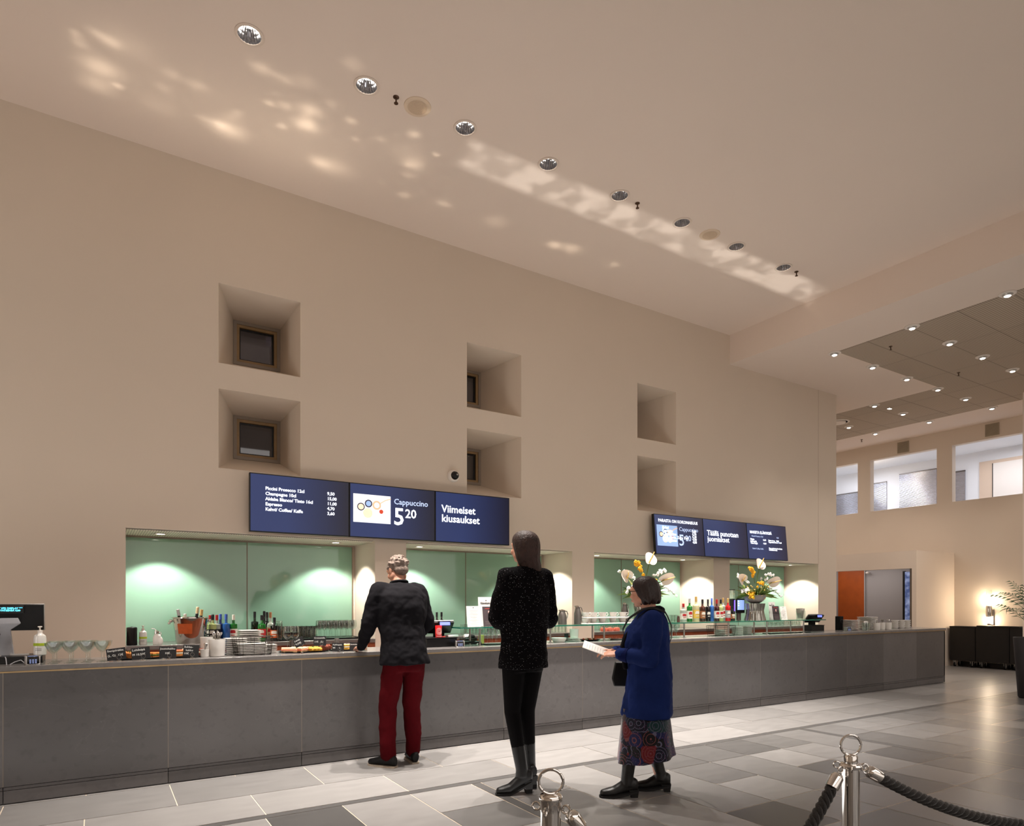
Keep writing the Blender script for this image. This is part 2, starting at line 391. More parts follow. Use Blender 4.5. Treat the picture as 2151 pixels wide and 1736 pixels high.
pf.quad((EX, -9, zp), (EX, EY, zp), (EX3, EY, zp), (EX3, -9, zp)); pf.quad((EX2, EY, zp), (EX2, 13, zp), (EX3, 13, zp), (EX3, EY, zp))
struct(pf.build('ceiling_perforated', perf_mat())).name = 'ceiling_panel'

far = MB()
oy = lambda px: at(px, 1000, x=XF).y
GO = [(oy(1801.8), oy(1801.8) + 1.55), (oy(1967.7), oy(1828)), (oy(2148.5), oy(1999.9))]
GZ0, GZ1 = 3.625, 4.88
cells(far, 'x', XF, -9, 13, 0, ZL, [(a, b, GZ0, GZ1) for a, b in GO])
for a, b in GO:
    far.quad((XF, b, GZ0), (XF, b, GZ1), (XF+.16, b, GZ1), (XF+.16, b, GZ0)); far.quad((XF, a, GZ0), (XF+.16, a, GZ0), (XF+.16, a, GZ1), (XF, a, GZ1))
    far.quad((XF, a, GZ1), (XF+.16, a, GZ1), (XF+.16, b, GZ1), (XF, b, GZ1)); far.quad((XF, a, GZ0), (XF, b, GZ0), (XF+.16, b, GZ0), (XF+.16, a, GZ0))
struct(far.build('wall_far', M['plaster']))
# gallery room behind the openings
GX = 18.5; gal = MB()
gal.quad((GX, 3, 2.6), (GX, 13, 2.6), (GX, 13, 5.13), (GX, 3, 5.13)); gal.quad((XF+.16, 3, 5.13), (XF+.16, 13, 5.13), (GX, 13, 5.13), (GX, 3, 5.13)); gal.quad((XF+.16, 3, 2.6), (XF+.16, 13, 2.6), (GX, 13, 2.6), (GX, 3, 2.6))
gal.quad((XF+.16, 13, 2.6), (GX, 13, 2.6), (GX, 13, 5.13), (XF+.16, 13, 5.13)); gal.quad((XF+.16, 3, 2.6), (GX, 3, 2.6), (GX, 3, 5.13), (XF+.16, 3, 5.13))
struct(gal.build('wall_gallery', mat('white gallery paint', (236, 236, 238), .8, spec=.2, noise=(1, .01))))
def shutter_mat():
    m = mat('ribbed steel shutter', (176, 176, 184), .24, .9); nt = m.node_tree; b = nt.nodes['Principled BSDF']
    tc = nt.nodes.new('ShaderNodeTexCoord'); wv = nt.nodes.new('ShaderNodeTexWave'); wv.bands_direction = 'Z'; wv.inputs['Scale'].default_value = 9; wv.wave_profile = 'SIN'
    nt.links.new(tc.outputs['Object'], wv.inputs['Vector']); bp = nt.nodes.new('ShaderNodeBump'); bp.inputs['Strength'].default_value = .35; bp.inputs['Distance'].default_value = .01
    nt.links.new(wv.outputs['Fac'], bp.inputs['Height']); nt.links.new(bp.outputs[0], b.inputs['Normal']); return m
shm = shutter_mat(); gy = lambda px: at(px, 1000, x=GX-.03).y
for (pa, pb, zt, lb) in ((1802, 1752, 4.55, 'left gallery opening, bluish'), (1967, 1889, 4.86, 'middle gallery opening, brightly lit'), (1862, 1824, 4.72, 'middle gallery opening, narrow grey one'), (2027, 2003, 4.70, 'right gallery opening, dark narrow strip')):
    ya, yb = sorted((gy(pa), gy(pb)))
    if lb.startswith('left gallery'): yb += .6
    s_ = thing('roller_shutter', 'ribbed metal shutter on the white wall seen through the ' + lb, 'shutter', (GX-.03, ya, 3.0))
    MB().box((0, 0, 0), (.03, yb-ya, zt-3.0)).build('slat_curtain', shm, s_)
    MB().box((-.01, 0, zt-3.0), (.03, yb-ya, zt-2.97)).build('head_rail', M['steel2'], s_)
dr = MB(); ya, yb = gy(2170), gy(2058); dr.box((GX-.05, ya, 2.6), (GX+.0, yb, 4.86)); d_ = struct(dr.build('door_1', mat('beige door lining', (214, 190, 168), .7, noise=(2, .02))))
MB().box((GX-.06, ya, 2.6), (GX-.045, gy(2087), 4.78)).build('door_leaf', M['white'], d_)
MB().box((GX-.065, gy(2087), 2.6), (GX-.045, gy(2085.5), 4.78)).build('door_gap', M['dark'], d_)
lamp('AREA', 'gallery_light', (17.4, 6.6, 5.05), 36, (.86, .9, 1), size=.5, size_y=1.6)
for px_, py_, en, cl_ in ((1930, 1030, 9, (1, .84, .64)), (1785, 1050, 7, (.8, .88, 1))):
    g_ = at(px_, py_, x=GX-.03); lamp('POINT', 'gallery_lamp', (17.2, g_.y*1.0688, g_.z+.0688*(g_.z-HC)), en, cl_, size=.16)
lamp('AREA', 'gallery_light', (17.4, 10.2, 5.05), 32, (.86, .9, 1), size=.5, size_y=1.2)
for k, (px_, py_) in enumerate(((1897.5, 940), (2084.5, 903))):
    c = at(px_, py_, x=XF)
    v = thing('wall_vent', 'square beige vent grille high on the far wall above the %s gallery opening' % ('middle', 'right')[k], 'vent', c)
    MB().box((-.02, -.13, -.13), (0, .13, .13)).build('vent_frame', mat('vent beige', (170, 156, 134), .6, noise=(8, .05)), v, bevel=.004)
    q = MB()
    for j in range(10): q.box((-.026, -.115, -.112+j*.0235), (-.019, .115, -.1+j*.0235))
    q.build('vent_slats', mat('vent slats', (148, 136, 116), .6, noise=(8, .05)), v)
# other walls of the hall
ow = MB(); ow.quad((-6, -9, 0), (-6, -9, ZC), (-6, WY, ZC), (-6, WY, 0)); struct(ow.build('wall_left', M['plaster']))
ow = MB(); ow.quad((-6, -9, 0), (XF, -9, 0), (XF, -9, ZC), (-6, -9, ZC)); struct(ow.build('wall_back', M['plaster']))
ow = MB(); ow.quad((XE, 13, 0), (XF, 13, 0), (XF, 13, ZL), (XE, 13, ZL)); struct(ow.build('wall_passage', M['plaster']))
pc = at(2148.3, 1000, x=14.3)
struct(MB().box((14.3, pc.y-.6, 0), (14.9, pc.y, ZL)).build('wall_pillar', M['ceil']))
bb = MB(); bb.box((XF-.02, 4.6, 0), (XF, 7.0, .10)); struct(bb.build('baseboard_far', M['black']))

# kiosk block at the end of the passage
KX, KY, KZ = 14.43, WY, 2.48
kb = MB(); kw = mat('warm white kiosk paint', (240, 224, 208), .75, spec=.2, noise=(1, .015))
cells(kb, 'x', KX, KY, 13, 0, KZ, [(KY+.09, 9.9, .8, 2.105)])
kb.quad((KX, KY, 0), (XF, KY, 0), (XF, KY, KZ), (KX, KY, KZ)); kb.quad((KX, KY, KZ), (XF, KY, KZ), (XF, 13, KZ), (KX, 13, KZ))
kb.quad((KX+.01, KY, 2.4), (XF, KY, 2.4), (XF, 13, 2.4), (KX+.01, 13, 2.4)); kb.quad((KX, 7.19, 0), (XF, 7.19, 0), (XF, 7.19, KZ), (KX, 7.19, KZ), mi=1)
kb.quad((KX, KY+.09, 2.105), (KX+.12, KY+.09, 2.105), (KX+.12, 9.9, 2.105), (KX, 9.9, 2.105)); kb.quad((KX+.12, KY+.09, 2.105), (KX+.12, 9.9, 2.105), (KX+.12, 9.9, 2.4), (KX+.12, KY+.09, 2.4))
kb.quad((KX, KY+.09, .8), (KX+.12, KY+.09, .8), (KX+.12, 9.9, .8), (KX, 9.9, .8))
struct(kb.build('wall_kiosk', [kw, M['plaster']]))
XK = 15.95
kk = MB(); kk.quad((XK, 7.2, 0), (XK, 13, 0), (XK, 13, 2.4), (XK, 7.2, 2.4)); struct(kk.build('wall_kiosk_back', mat('grey kiosk room paint', (176, 172, 172), .8, noise=(1, .02)))).name = 'wall_inner'
ky = lambda px: at(px, 1250, x=XK-.03).y
d2 = struct(MB().box((XK-.04, ky(1816), 0), (XK-.01, ky(1761), 2.18)).build('door_2', mat('orange brown wooden door', (176, 84, 30), .45, noise=(5, .1)))) 
MB().box((XK-.05, ky(1817.5), 0), (XK-.01, ky(1816), 2.18)).build('door_edge', mat('grey kiosk trim', (190, 186, 184), .6, noise=(5, .02)), d2)
w7 = struct(MB().box((XK-.05, ky(1901.5), .9), (XK-.01, ky(1897), 2.12)).build('window_7', M['black']))
def bluewin():
    m = mat('blue street view pane', (70, 90, 140), .15, emit=(96, 118, 176), strength=.5); nt = m.node_tree; b = nt.nodes['Principled BSDF']
    tc = nt.nodes.new('ShaderNodeTexCoord'); n = nt.nodes.new('ShaderNodeTexNoise'); n.inputs['Scale'].default_value = 7; n.inputs['Detail'].default_value = 3; nt.links.new(tc.outputs['Object'], n.inputs['Vector'])
    rp = nt.nodes.new('ShaderNodeValToRGB'); rp.color_ramp.elements[0].position = .4; rp.color_ramp.elements[1].position = .65
    rp.color_ramp.elements[0].color = (*lin((70, 84, 128)), 1); rp.color_ramp.elements[1].color = (*lin((190, 200, 235)), 1)
    nt.links.new(n.outputs['Fac'], rp.inputs[0]); nt.links.new(rp.outputs[0], b.inputs['Emission Color']); return m
MB().box((XK-.045, ky(1913), .9), (XK-.03, ky(1901.5), 2.1)).build('window_pane', bluewin(), w7)
cp = at(1911, 1250, x=15.2).y
struct(MB().box((15.2, 7.2, 0), (15.5, cp, 2.39)).build('wall_column', mat('grey concrete', (146, 136, 124), .9, noise=(4, .12))))
sc_k = thing('security_camera', 'small white security camera inside the kiosk beside the brown door', 'camera', at(1822, 1204, x=XK-.1))
MB().ell((0, 0, 0), (.04, .045, .03), mi=0).build('camera_housing', M['white'], sc_k)
MB().box((0, -.012, -.01), (.09, .012, .015)).build('wall_bracket', M['white'], sc_k)
lamp('AREA', 'kiosk_light', (15.2, 9.0, 2.35), 12, (1, .92, .88), size=.8, size_y=2)
# ------------------------------------------------------------------ stone bar counter
def stone_mat(name, rgb, rough=.34):
    m = bpy.data.materials.new(name); m.use_nodes = True; nt = m.node_tree; b = nt.nodes['Principled BSDF']; c = lin(rgb)
    tc = nt.nodes.new('ShaderNodeTexCoord')
    def nz(s, d=6): n = nt.nodes.new('ShaderNodeTexNoise'); n.inputs['Scale'].default_value = s; n.inputs['Detail'].default_value = d; nt.links.new(tc.outputs['Object'], n.inputs['Vector']); return n
    def mr(src, a, b_, c_, d): r = nt.nodes.new('ShaderNodeMapRange'); r.inputs[1].default_value = a; r.inputs[2].default_value = b_; r.inputs[3].default_value = c_; r.inputs[4].default_value = d; nt.links.new(src, r.inputs[0]); return r
    r1 = mr(nz(1.3).outputs['Fac'], .3, .7, .85, 1.15); r2 = mr(nz(16, 8).outputs['Fac'], .32, .45, .86, 1.02)
    v = nz(2.2, 9); ab = nt.nodes.new('ShaderNodeMath'); ab.operation = 'SUBTRACT'; ab.inputs[1].default_value = .5; nt.links.new(v.outputs['Fac'], ab.inputs[0])
    a2 = nt.nodes.new('ShaderNodeMath'); a2.operation = 'ABSOLUTE'; nt.links.new(ab.outputs[0], a2.inputs[0]); r3 = mr(a2.outputs[0], 0, .008, 1.12, 1)
    sp = nz(90, 2); r4 = mr(sp.outputs['Fac'], .74, .78, 1, 1.9)
    p = None
    gi = nt.nodes.new('ShaderNodeNewGeometry'); r5 = mr(gi.outputs['Random Per Island'], 0, 1, .78, 1.14)
    for r in (r1, r2, r3, r4, r5):
        if p is None: p = r.outputs[0]; continue
        mu = nt.nodes.new('ShaderNodeMath'); mu.operation = 'MULTIPLY'; nt.links.new(p, mu.inputs[0]); nt.links.new(r.outputs[0], mu.inputs[1]); p = mu.outputs[0]
    vm = nt.nodes.new('ShaderNodeVectorMath'); vm.operation = 'SCALE'; vm.inputs[0].default_value = c; nt.links.new(p, vm.inputs['Scale']); nt.links.new(vm.outputs[0], b.inputs['Base Color'])
    b.inputs['Roughness'].default_value = rough; b.inputs['Specular IOR Level'].default_value = .45
    bp = nt.nodes.new('ShaderNodeBump'); bp.inputs['Strength'].default_value = .08; bp.inputs['Distance'].default_value = .004; nt.links.new(v.outputs['Fac'], bp.inputs['Height']); nt.links.new(bp.outputs[0], b.inputs['Normal'])
    return m
stone = stone_mat('dark slate', (88, 85, 85)); stone2 = stone_mat('slate top', (110, 106, 104), .2)
scr = mat('pale joint', (138, 128, 118), .7, noise=(12, .1))
ct = thing('bar_counter', 'long dark slate bar counter with a thin brass line under its top', 'counter', (0, 0, 0))
XL_, XR_ = -2.55, 12.40
cf = MB(); x = XL_
while x < XR_ - .02:
    x1 = x + 1.0
    for z0, z1, dy in ((0.008, .094, .004), (.098, .118, .002), (.122, .902, 0)):
        cf.box((x+.0025, YF+dy, z0), (min(x1, XR_)-.0025, YF+.03, z1))
    x = x1
cf.box((XL_, YF+.03, 0), (XR_-.003, YF+.05, .905)); cf.build('stone_front', stone, ct)
jn = MB(); jn.box((XL_, YF+.0012, .122), (XR_-.003, YF+.031, .9)); jn.build('joint_fill', scr, ct)
MB().box((XR_-.03, YF, .01), (XR_, 6.2, .902)).build('stone_end', stone, ct)
MB().box((XL_, YF+.04, .86), (XR_-.03, 6.2, .905)).build('inner_frame', M['steel2'], ct)
MB().box((XL_, YF-.012, .901), (XR_+.012, YF+.3, .911)).build('brass_strip', M['brass'], ct)
MB().box((XL_, YF-.01, .911), (XR_+.01, 6.2, ZT)).build('worktop', stone2, ct, bevel=.003)
MB().box((XL_, 6.16, .1), (XR_-.03, 6.195, .86)).build('back_board', M['wood'], ct)

bsteel = mat('brushed counter steel', (150, 146, 144), .3, .85, noise=(14, .08))
for i, (a, b) in enumerate(NICHE):
    t = thing('back_counter', 'steel back counter with a red brown edge, ' + NAMES[i], 'counter', (a, WY, 0))
    wd = b - a
    MB().box((.003, -.02, .935), (wd-.003, .66, .975)).build('steel_top', bsteel, t, bevel=.003)
    MB().box((.003, -.012, NB+.003), (wd-.003, .02, .935)).build('wooden_edge', M['wood'], t)
for i, (a, b) in enumerate([(-6, NICHE[0][0])]): pass

# ------------------------------------------------------------------ ceiling downlights, speakers, sprinklers
refl = mat('faceted reflector', (196, 196, 200), .14, 1); nt = refl.node_tree; b_ = nt.nodes['Principled BSDF']
tc = nt.nodes.new('ShaderNodeTexCoord'); sx = nt.nodes.new('ShaderNodeSeparateXYZ'); nt.links.new(tc.outputs['Object'], sx.inputs[0])
an = nt.nodes.new('ShaderNodeMath'); an.operation = 'ARCTAN2'; nt.links.new(sx.outputs[1], an.inputs[0]); nt.links.new(sx.outputs[0], an.inputs[1])
mu = nt.nodes.new('ShaderNodeMath'); mu.operation = 'MULTIPLY'; mu.inputs[1].default_value = 22; nt.links.new(an.outputs[0], mu.inputs[0])
si = nt.nodes.new('ShaderNodeMath'); si.operation = 'SINE'; nt.links.new(mu.outputs[0], si.inputs[0])
bp = nt.nodes.new('ShaderNodeBump'); bp.inputs['Strength'].default_value = 1; bp.inputs['Distance'].default_value = .02; 
rw = mat('warm white ring', (228, 212, 198), .5, noise=(10, .02))
dl0 = None
ORD = ['first', 'second', 'third', 'fourth', 'fifth', 'sixth', 'seventh', 'eighth']
for i, L in enumerate(LIGHTS):
    lb = 'large recessed ceiling downlight with faceted mirror reflector, %s of the row from the left' % ORD[i]
    if dl0 is None:
        dl0 = thing('ceiling_downlight', lb, 'downlight', L, 0, 'downlights over the bar counter')
        MB().lathe([(.085, 0), (.106, -.001), (.106, -.006), (.101, -.009), (.085, -.007), (.085, 0)], 40, cap0=False, cap1=False).build('trim_ring', rw, dl0)
        q = MB(); q.rings([[(r*(1+(.035 if k % 2 else -.035)*w_)*cos(2*pi*k/44), r*(1+(.035 if k % 2 else -.035)*w_)*sin(2*pi*k/44), z) for k in range(44)] for r, z, w_ in ((.085, -.004, 0), (.082, .012, 1), (.074, .045, 1), (.062, .075, 1), (.046, .10, 1), (.030, .11, 0), (.001, .112, 0))], cap0=False, sm=False)
        q.build('reflector', refl, dl0, sharp=5)
        MB().lathe([(.030, .11), (.032, .085), (.024, .065), (.0, .060)], 20, cap1=False).build('lamp_bulb', M['lamp'], dl0)
    else: dup(dl0, L, 0, lb)
    lamp('SPOT', 'downlight_beam', (L.x, L.y, ZC-.012), 1300, (1, .93, .86), size=.04, cone=56, blend=1.0)
for (px_, py_, lb) in ((877, 224, 'round cream ceiling loudspeaker grille between the second and third downlights'), (1491, 493, 'round cream ceiling loudspeaker grille farther along the row of downlights')):
    t = thing('ceiling_speaker', lb, 'loudspeaker', at(px_, py_, z=ZC), 0, 'ceiling loudspeakers')
    MB().lathe([(.118, 0), (.116, -.006), (.09, -.012), (.084, -.010)], 36, cap0=False).build('speaker_ring', mat('cream ring', (226, 204, 180), .5, noise=(9, .02)), t)
    MB().lathe([(.084, -.0115), (.05, -.0145), (.0, -.0155)], 32, cap1=False).build('speaker_mesh', mat('beige mesh', (206, 182, 156), .7, noise=(260, .2)), t)
spk = None
SPR = [(832, 204, ZC, 'above the bar near the left loudspeaker'), (1339, 427, ZC, 'in the middle of the downlight row'), (1673, 571, ZC, 'at the far end of the downlight row'),
       (1871, 728, ZL, 'on the perforated ceiling beside the white corner'), (2013.6, 783, ZL, 'on the perforated ceiling in the middle of the small lights'), (1810, 924, ZL, 'on the white ceiling strip by the far gallery wall')]
for i, (a, b, z, lb) in enumerate(SPR):
    c = at(a, b, z=z)
    if spk is None:
        spk = thing('fire_sprinkler', 'x', 'sprinkler', c)
        MB().lathe([(.026, 0), (.026, -.004), (.014, -.010), (.007, -.012), (.007, -.05)], 16).build('sprinkler_stem', mat('bronze', (88, 66, 52), .35, .8, noise=(30, .1)), spk)
        MB().lathe([(.006, -.05), (.018, -.052), (.018, -.056), (.004, -.058)], 16).build('deflector', M['bronze'] if 'bronze' in M else MATS['bronze'], spk); o = spk
    else: o = dup(spk, c)
    o['label'] = 'small bronze fire sprinkler ' + lb; o['group'] = 'ceiling sprinklers'
SM = [((1753,742),'at the inner corner of the perforated ceiling'), ((1833,769.5),'on the edge of the white ceiling corner, next after the corner light'), ((1905,794.5),'third along the edge of the white ceiling corner'),
      ((1970,816.6),'at the outer tip of the white ceiling corner'), ((1837,851),'on the back edge of the white ceiling area'), ((1897,868),'beside the small bright dot light'), ((2028.5,837),'on the perforated ceiling right of the tip of the white corner'),
      ((2083.6,856),'on the far border of the perforated ceiling, rightmost'), ((1952,885),'on the far border of the perforated ceiling, middle'), ((1838.7,909.5),'on the far border of the perforated ceiling, leftmost'), ((1783,896),'beside the large round ceiling opening'),
      ((1995,719.5),'first of the diagonal row in the perforated ceiling'), ((2064,749),'second of the diagonal row in the perforated ceiling'), ((2127,776.6),'third of the diagonal row in the perforated ceiling'), ((1916,686),'on the near border of the perforated ceiling, nearer the corner'), ((2116.5,616.6),'on the near border of the perforated ceiling, closest to us')]
sm0 = None
for (p, lb) in SM:
    c = at(*p, z=ZL)
    if sm0 is None:
        sm0 = thing('small_downlight', 'x', 'downlight', c)
        MB().lathe([(.06, -.001), (.095, -.002), (.095, -.008), (.088, -.014), (.06, -.016)], 28, cap0=False, cap1=False).build('trim_ring', M['white'], sm0)
        MB().lathe([(.062, -.014), (.05, -.03), (.03, -.036)], 24).build('lamp_eye', M['silver'], sm0)
        MB().lathe([(.036, -.034), (.03, -.040)], 20).build('lamp_lens', M['lamp'], sm0); o = sm0
    else: o = dup(sm0, c)
    o['label'] = 'small round downlight ' + lb; o['group'] = 'small downlights in the low ceiling'
    lamp('SPOT', 'small_beam', (c.x, c.y, ZL-.06), 42, (1, .9, .8), size=.04, cone=80, blend=.6)
c = at(1868.5, 858, z=ZL); t = thing('ceiling_dot_light', 'tiny bright rectangular light on the perforated ceiling', 'light', c)
MB().box((-.05, -.03, -.012), (.05, .03, -.002)).build('light_body', M['white'], t); MB().box((-.04, -.022, -.014), (.04, .022, -.011)).build('light_lens', M['lamp'], t)
c = at(1759, 887, z=ZL); t = thing('round_air_diffuser', 'large round ceiling opening with a pale ring, half hidden by the wall end', 'diffuser', c)
MB().lathe([(.20, 0), (.235, -.001), (.235, -.012), (.20, -.016)], 40, cap0=False, cap1=False).build('outer_ring', M['white'], t)
MB().lathe([(.20, -.003), (.0, -.003)], 32).build('opening', M['dark'], t); MB().lathe([(.165, -.006), (.16, -.03), (.0, -.036)], 32).build('inner_disc', M['white'], t)

# ------------------------------------------------------------------ menu screens
def screen_mat(name, a, b, s):
    if name in MATS: return MATS[name]
    m = mat(name, (10, 12, 20), .25, emit=a, strength=s); nt = m.node_tree; bs = nt.nodes['Principled BSDF']
    tc = nt.nodes.new('ShaderNodeTexCoord'); g = nt.nodes.new('ShaderNodeSeparateXYZ'); nt.links.new(tc.outputs['Generated'], g.inputs[0])
    rp = nt.nodes.new('ShaderNodeValToRGB'); rp.color_ramp.elements[0].color = (*lin(a), 1); rp.color_ramp.elements[1].color = (*lin(b), 1); rp.color_ramp.elements[0].position = .35
    nt.links.new(g.outputs[0], rp.inputs[0]); nt.links.new(rp.outputs[0], bs.inputs['Emission Color']); return m
sA = screen_mat('navy screen', (38, 52, 98), (24, 23, 40), .95); sB = screen_mat('dusk navy screen', (50, 60, 100), (40, 38, 58), 1.0)
WT = mat('bright screen text', (230, 235, 255), .5, emit=(236, 242, 255), strength=1.6)
WT2 = mat('soft screen text', (200, 215, 245), .5, emit=(176, 196, 235), strength=1.0)
ring_c = [mat('picture ' + n, c, .5, emit=c, strength=.9) for n, c in (('white', (238, 242, 250)), ('dark', (52, 48, 62)), ('tan', (226, 184, 150)), ('red', (196, 70, 44)), ('cream', (244, 218, 188)), ('pale blue', (150, 178, 220)))]
def screen(x, z, y, tilt, m, label, grp):
    t = thing('menu_screen', label, 'screen', (x, y, z), 0, grp); t.rotation_euler.x = tilt
    MB().box((-.5125+.001, 0, -.297), (.5125-.001, .045, .297)).build('bezel', M['black'], t, bevel=.003)
    MB().box((-.502, -.002, -.287), (.502, .001, .287)).build('display', m, t)
    MB().box((-.2, .04, -.15), (.2, .075, .15)).build('wall_mount', M['blackmatte'], t)
    return t
def photo_block(t, x, z, wd, hg, bg, ov=0):
    MB().box((x, -.0032, z), (x+wd, -.002, z+hg)).build('picture', bg, t)
    spec = [(.2, .55, .1, 1), (.2, .55, .075, 4), (.40, .68, .1, 1), (.4, .68, .07, 5), (.62, .64, .12, 2), (.62, .64, .07, 0), (.38, .34, .13, 4), (.60, .30, .10, 0), (.74, .42, .055, 3)]
    for (a, b, r, c) in spec:
        q = MB(); q.lathe([(r*wd, 0), (r*wd, .001)], 20, rot=Matrix.Rotation(R(90), 3, 'X'), o=(x+a*wd, -.0034-.0006*spec.index((a, b, r, c)), z+b*hg)); q.build('cup_image', ring_c[c], t)
    q = MB(); q.tube([(x+.72*wd, -.0045, z+.72*hg), (x+.86*wd, -.0045, z+.84*hg), (x+wd, -.0045, z+.9*hg)], .006, 6); q.build('hand_image', ring_c[2], t)
S1 = [screen(x, 2.395, 6.98, 0, sA, lb, 'left group of menu screens') for x, lb in ((1.794, 'navy menu screen listing five drinks with prices, leftmost screen'), (2.819, 'navy menu screen with a picture of coffee cups and the price 5,20'), (3.844, 'navy menu screen reading Viimeiset kiusaukset'))]
t = S1[0]
text('Piccini Prosecco 12cl\nChampagne 10cl\nAldaba Blanco/ Tinto 16cl\nEspresso\nKahvi/ Coffee/ Kaffe', .046, 'lettering', WT, t, (-.36, -.003, .135), bold=.0012, sp=1.15)
text('9,50\n15,00\n11,00\n4,70\n3,60', .046, 'lettering', WT, t, (.27, -.003, .135), bold=.001, sp=1.15)
t = S1[1]; photo_block(t, -.47, -.13, .43, .31, ring_c[0])
text('Cappuccino', .088, 'lettering', WT2, t, (.0, -.003, .10), bold=.001); text('5', .27, 'lettering', WT, t, (-.005, -.003, -.13), bold=.004); text('20', .14, 'lettering', WT, t, (.135, -.003, -.045), bold=.002)
text('Viimeiset\nkiusaukset', .122, 'lettering', WT, S1[2], (-.43, -.003, .055), bold=.002, sp=.92)
S2 = [screen(x, 2.385, 6.965, R(-5), sB, lb, 'right group of menu screens') for x, lb in ((7.345, 'dark blue menu screen headed PARASTA ON KOKONAISUUS'), (8.370, 'dark blue menu screen reading Täällä punotaan juomiakset'), (9.395, 'dark blue menu screen headed MAKEITA ELÄMYKSIÄ, rightmost screen'))]
t = S2[0]; photo_block(t, -.47, -.17, .42, .31, ring_c[5])
text('PARASTA ON KOKONAISUUS', .062, 'lettering', WT, t, (-.43, -.003, .185), bold=.0012); text('Cappuccino', .085, 'lettering', WT2, t, (-.01, -.004, .07)); text('5', .24, 'lettering', WT2, t, (-.03, -.003, -.15), bold=.002); text('20', .12, 'lettering', WT2, t, (.115, -.003, -.075), bold=.001)
text('Kahvi\nEspresso\nCappuccino\nCola, Fanta, Zero 33cl\nTalon leivos', .058, 'lettering', WT, t, (-.36, -.010, .085), bold=.001)
text('3,60\n4,70\n5,20\n4,90\n4,00', .052, 'lettering', WT, t, (.26, -.006, .06), bold=.001)
text('Täällä punotaan\njuomiakset', .115, 'lettering', WT, S2[1], (-.43, -.003, .04), bold=.0015)
t = S2[2]
text('MAKEITA ELÄMYKSIÄ', .062, 'lettering', WT, t, (-.44, -.003, .13), bold=.0012, sx=.95)
text('Piccini Prosecco 12cl', .034, 'lettering', WT2, t, (-.40, -.003, .075))
text('Päivän\nkakkupala\nTalon leipä', .04, 'lettering', WT, t, (-.44, -.003, .02), bold=.001); text('16,00\n\n14,20', .036, 'lettering', WT, t, (-.12, -.003, .02), bold=.001)
text('Päivän leivos   15,00\nVegaaninen leivos   11,00', .034, 'lettering', WT, t, (.02, -.003, .02), bold=.0008)
text('Kahvi/ Coffee/ Kaffe', .034, 'lettering', WT2, t, (-.40, -.003, -.13)); text('Kysy erikoisruokavaliosta\nhenkilökunnalta', .034, 'lettering', WT, t, (.02, -.003, -.11), bold=.0008); text('9,50\n\n\n4,70', .034, 'lettering', WT2, t, (.24, -.003, .075))

c = at(951, 1001, y=WY)
t = thing('dome_camera', 'white dome security camera with a dark lens above the left menu screens', 'camera', (c.x, WY, c.z))
rx = Matrix.Rotation(R(90), 3, 'X')
MB().lathe([(.075, 0), (.075, .03), (.062, .05), (.05, .055)], 28, rot=rx).build('camera_housing', M['white'], t)
MB().lathe([(.052, .05), (.046, .075), (.03, .092), (.0, .1)], 24, rot=rx).build('lens_dome', M['black'], t)
MB().lathe([(.016, .09), (.01, .104), (.0, .106)], 14, rot=rx, o=(.012, 0, .006)).build('lens', M['steel'], t)

# ------------------------------------------------------------------ far end: wall lamp, black cabinets, planter with palm
c = at(2082, 1290, x=XF)
t = thing('wall_lamp', 'chrome cylinder wall lamp glowing on the far wall above black cabinets', 'wall lamp', (XF, c.y, 1.25))
MB().box((-.03, -.06, -.34), (0, .06, .0)).build('back_plate', M['steel'], t, bevel=.01)
MB().lathe([(.055, -.16), (.058, -.12), (.058, .02), (.055, .06)], 24, o=(-.10, 0, 0), cap0=True, cap1=False).build('chrome_cylinder', M['chrome'], t)
MB().lathe([(.05, .02), (.05, .40)], 24, o=(-.10, 0, 0), cap0=False, cap1=False).build('glass_tube', M['glass'], t)
MB().lathe([(.02, .08), (.028, .14), (.028, .24), (.015, .28)], 16, o=(-.10, 0, 0)).build('upper_bulb', mat('hot bulb', (255, 235, 210), .5, emit=(255, 226, 190), strength=60), t)
MB().lathe([(.03, -.30), (.034, -.26), (.034, -.2), (.03, -.17)], 16, o=(-.10, 0, 0)).build('lower_bulb', MATS['hot bulb'], t)
lamp('POINT', 'wall_lamp_glow', (XF-.12, c.y, 1.47), 22, (1, .82, .64), size=.03)
lamp('POINT', 'wall_lamp_glow', (XF-.12, c.y, .97), 5, (1, .82, .64), size=.03)
bc = mat('black laminate', (22, 19, 18), .45, spec=.4, noise=(6, .15))
cy = lambda px, x=15.72: at(px, 1350, x=x).y
CW = [(min(cy(1975), 7.05), cy(2049), 'leftmost, by the end of the counter'), (cy(2049), cy(2120.5), 'middle one below the wall lamp'), (cy(2120.5), cy(2175), 'rightmost, behind the dark planter')]
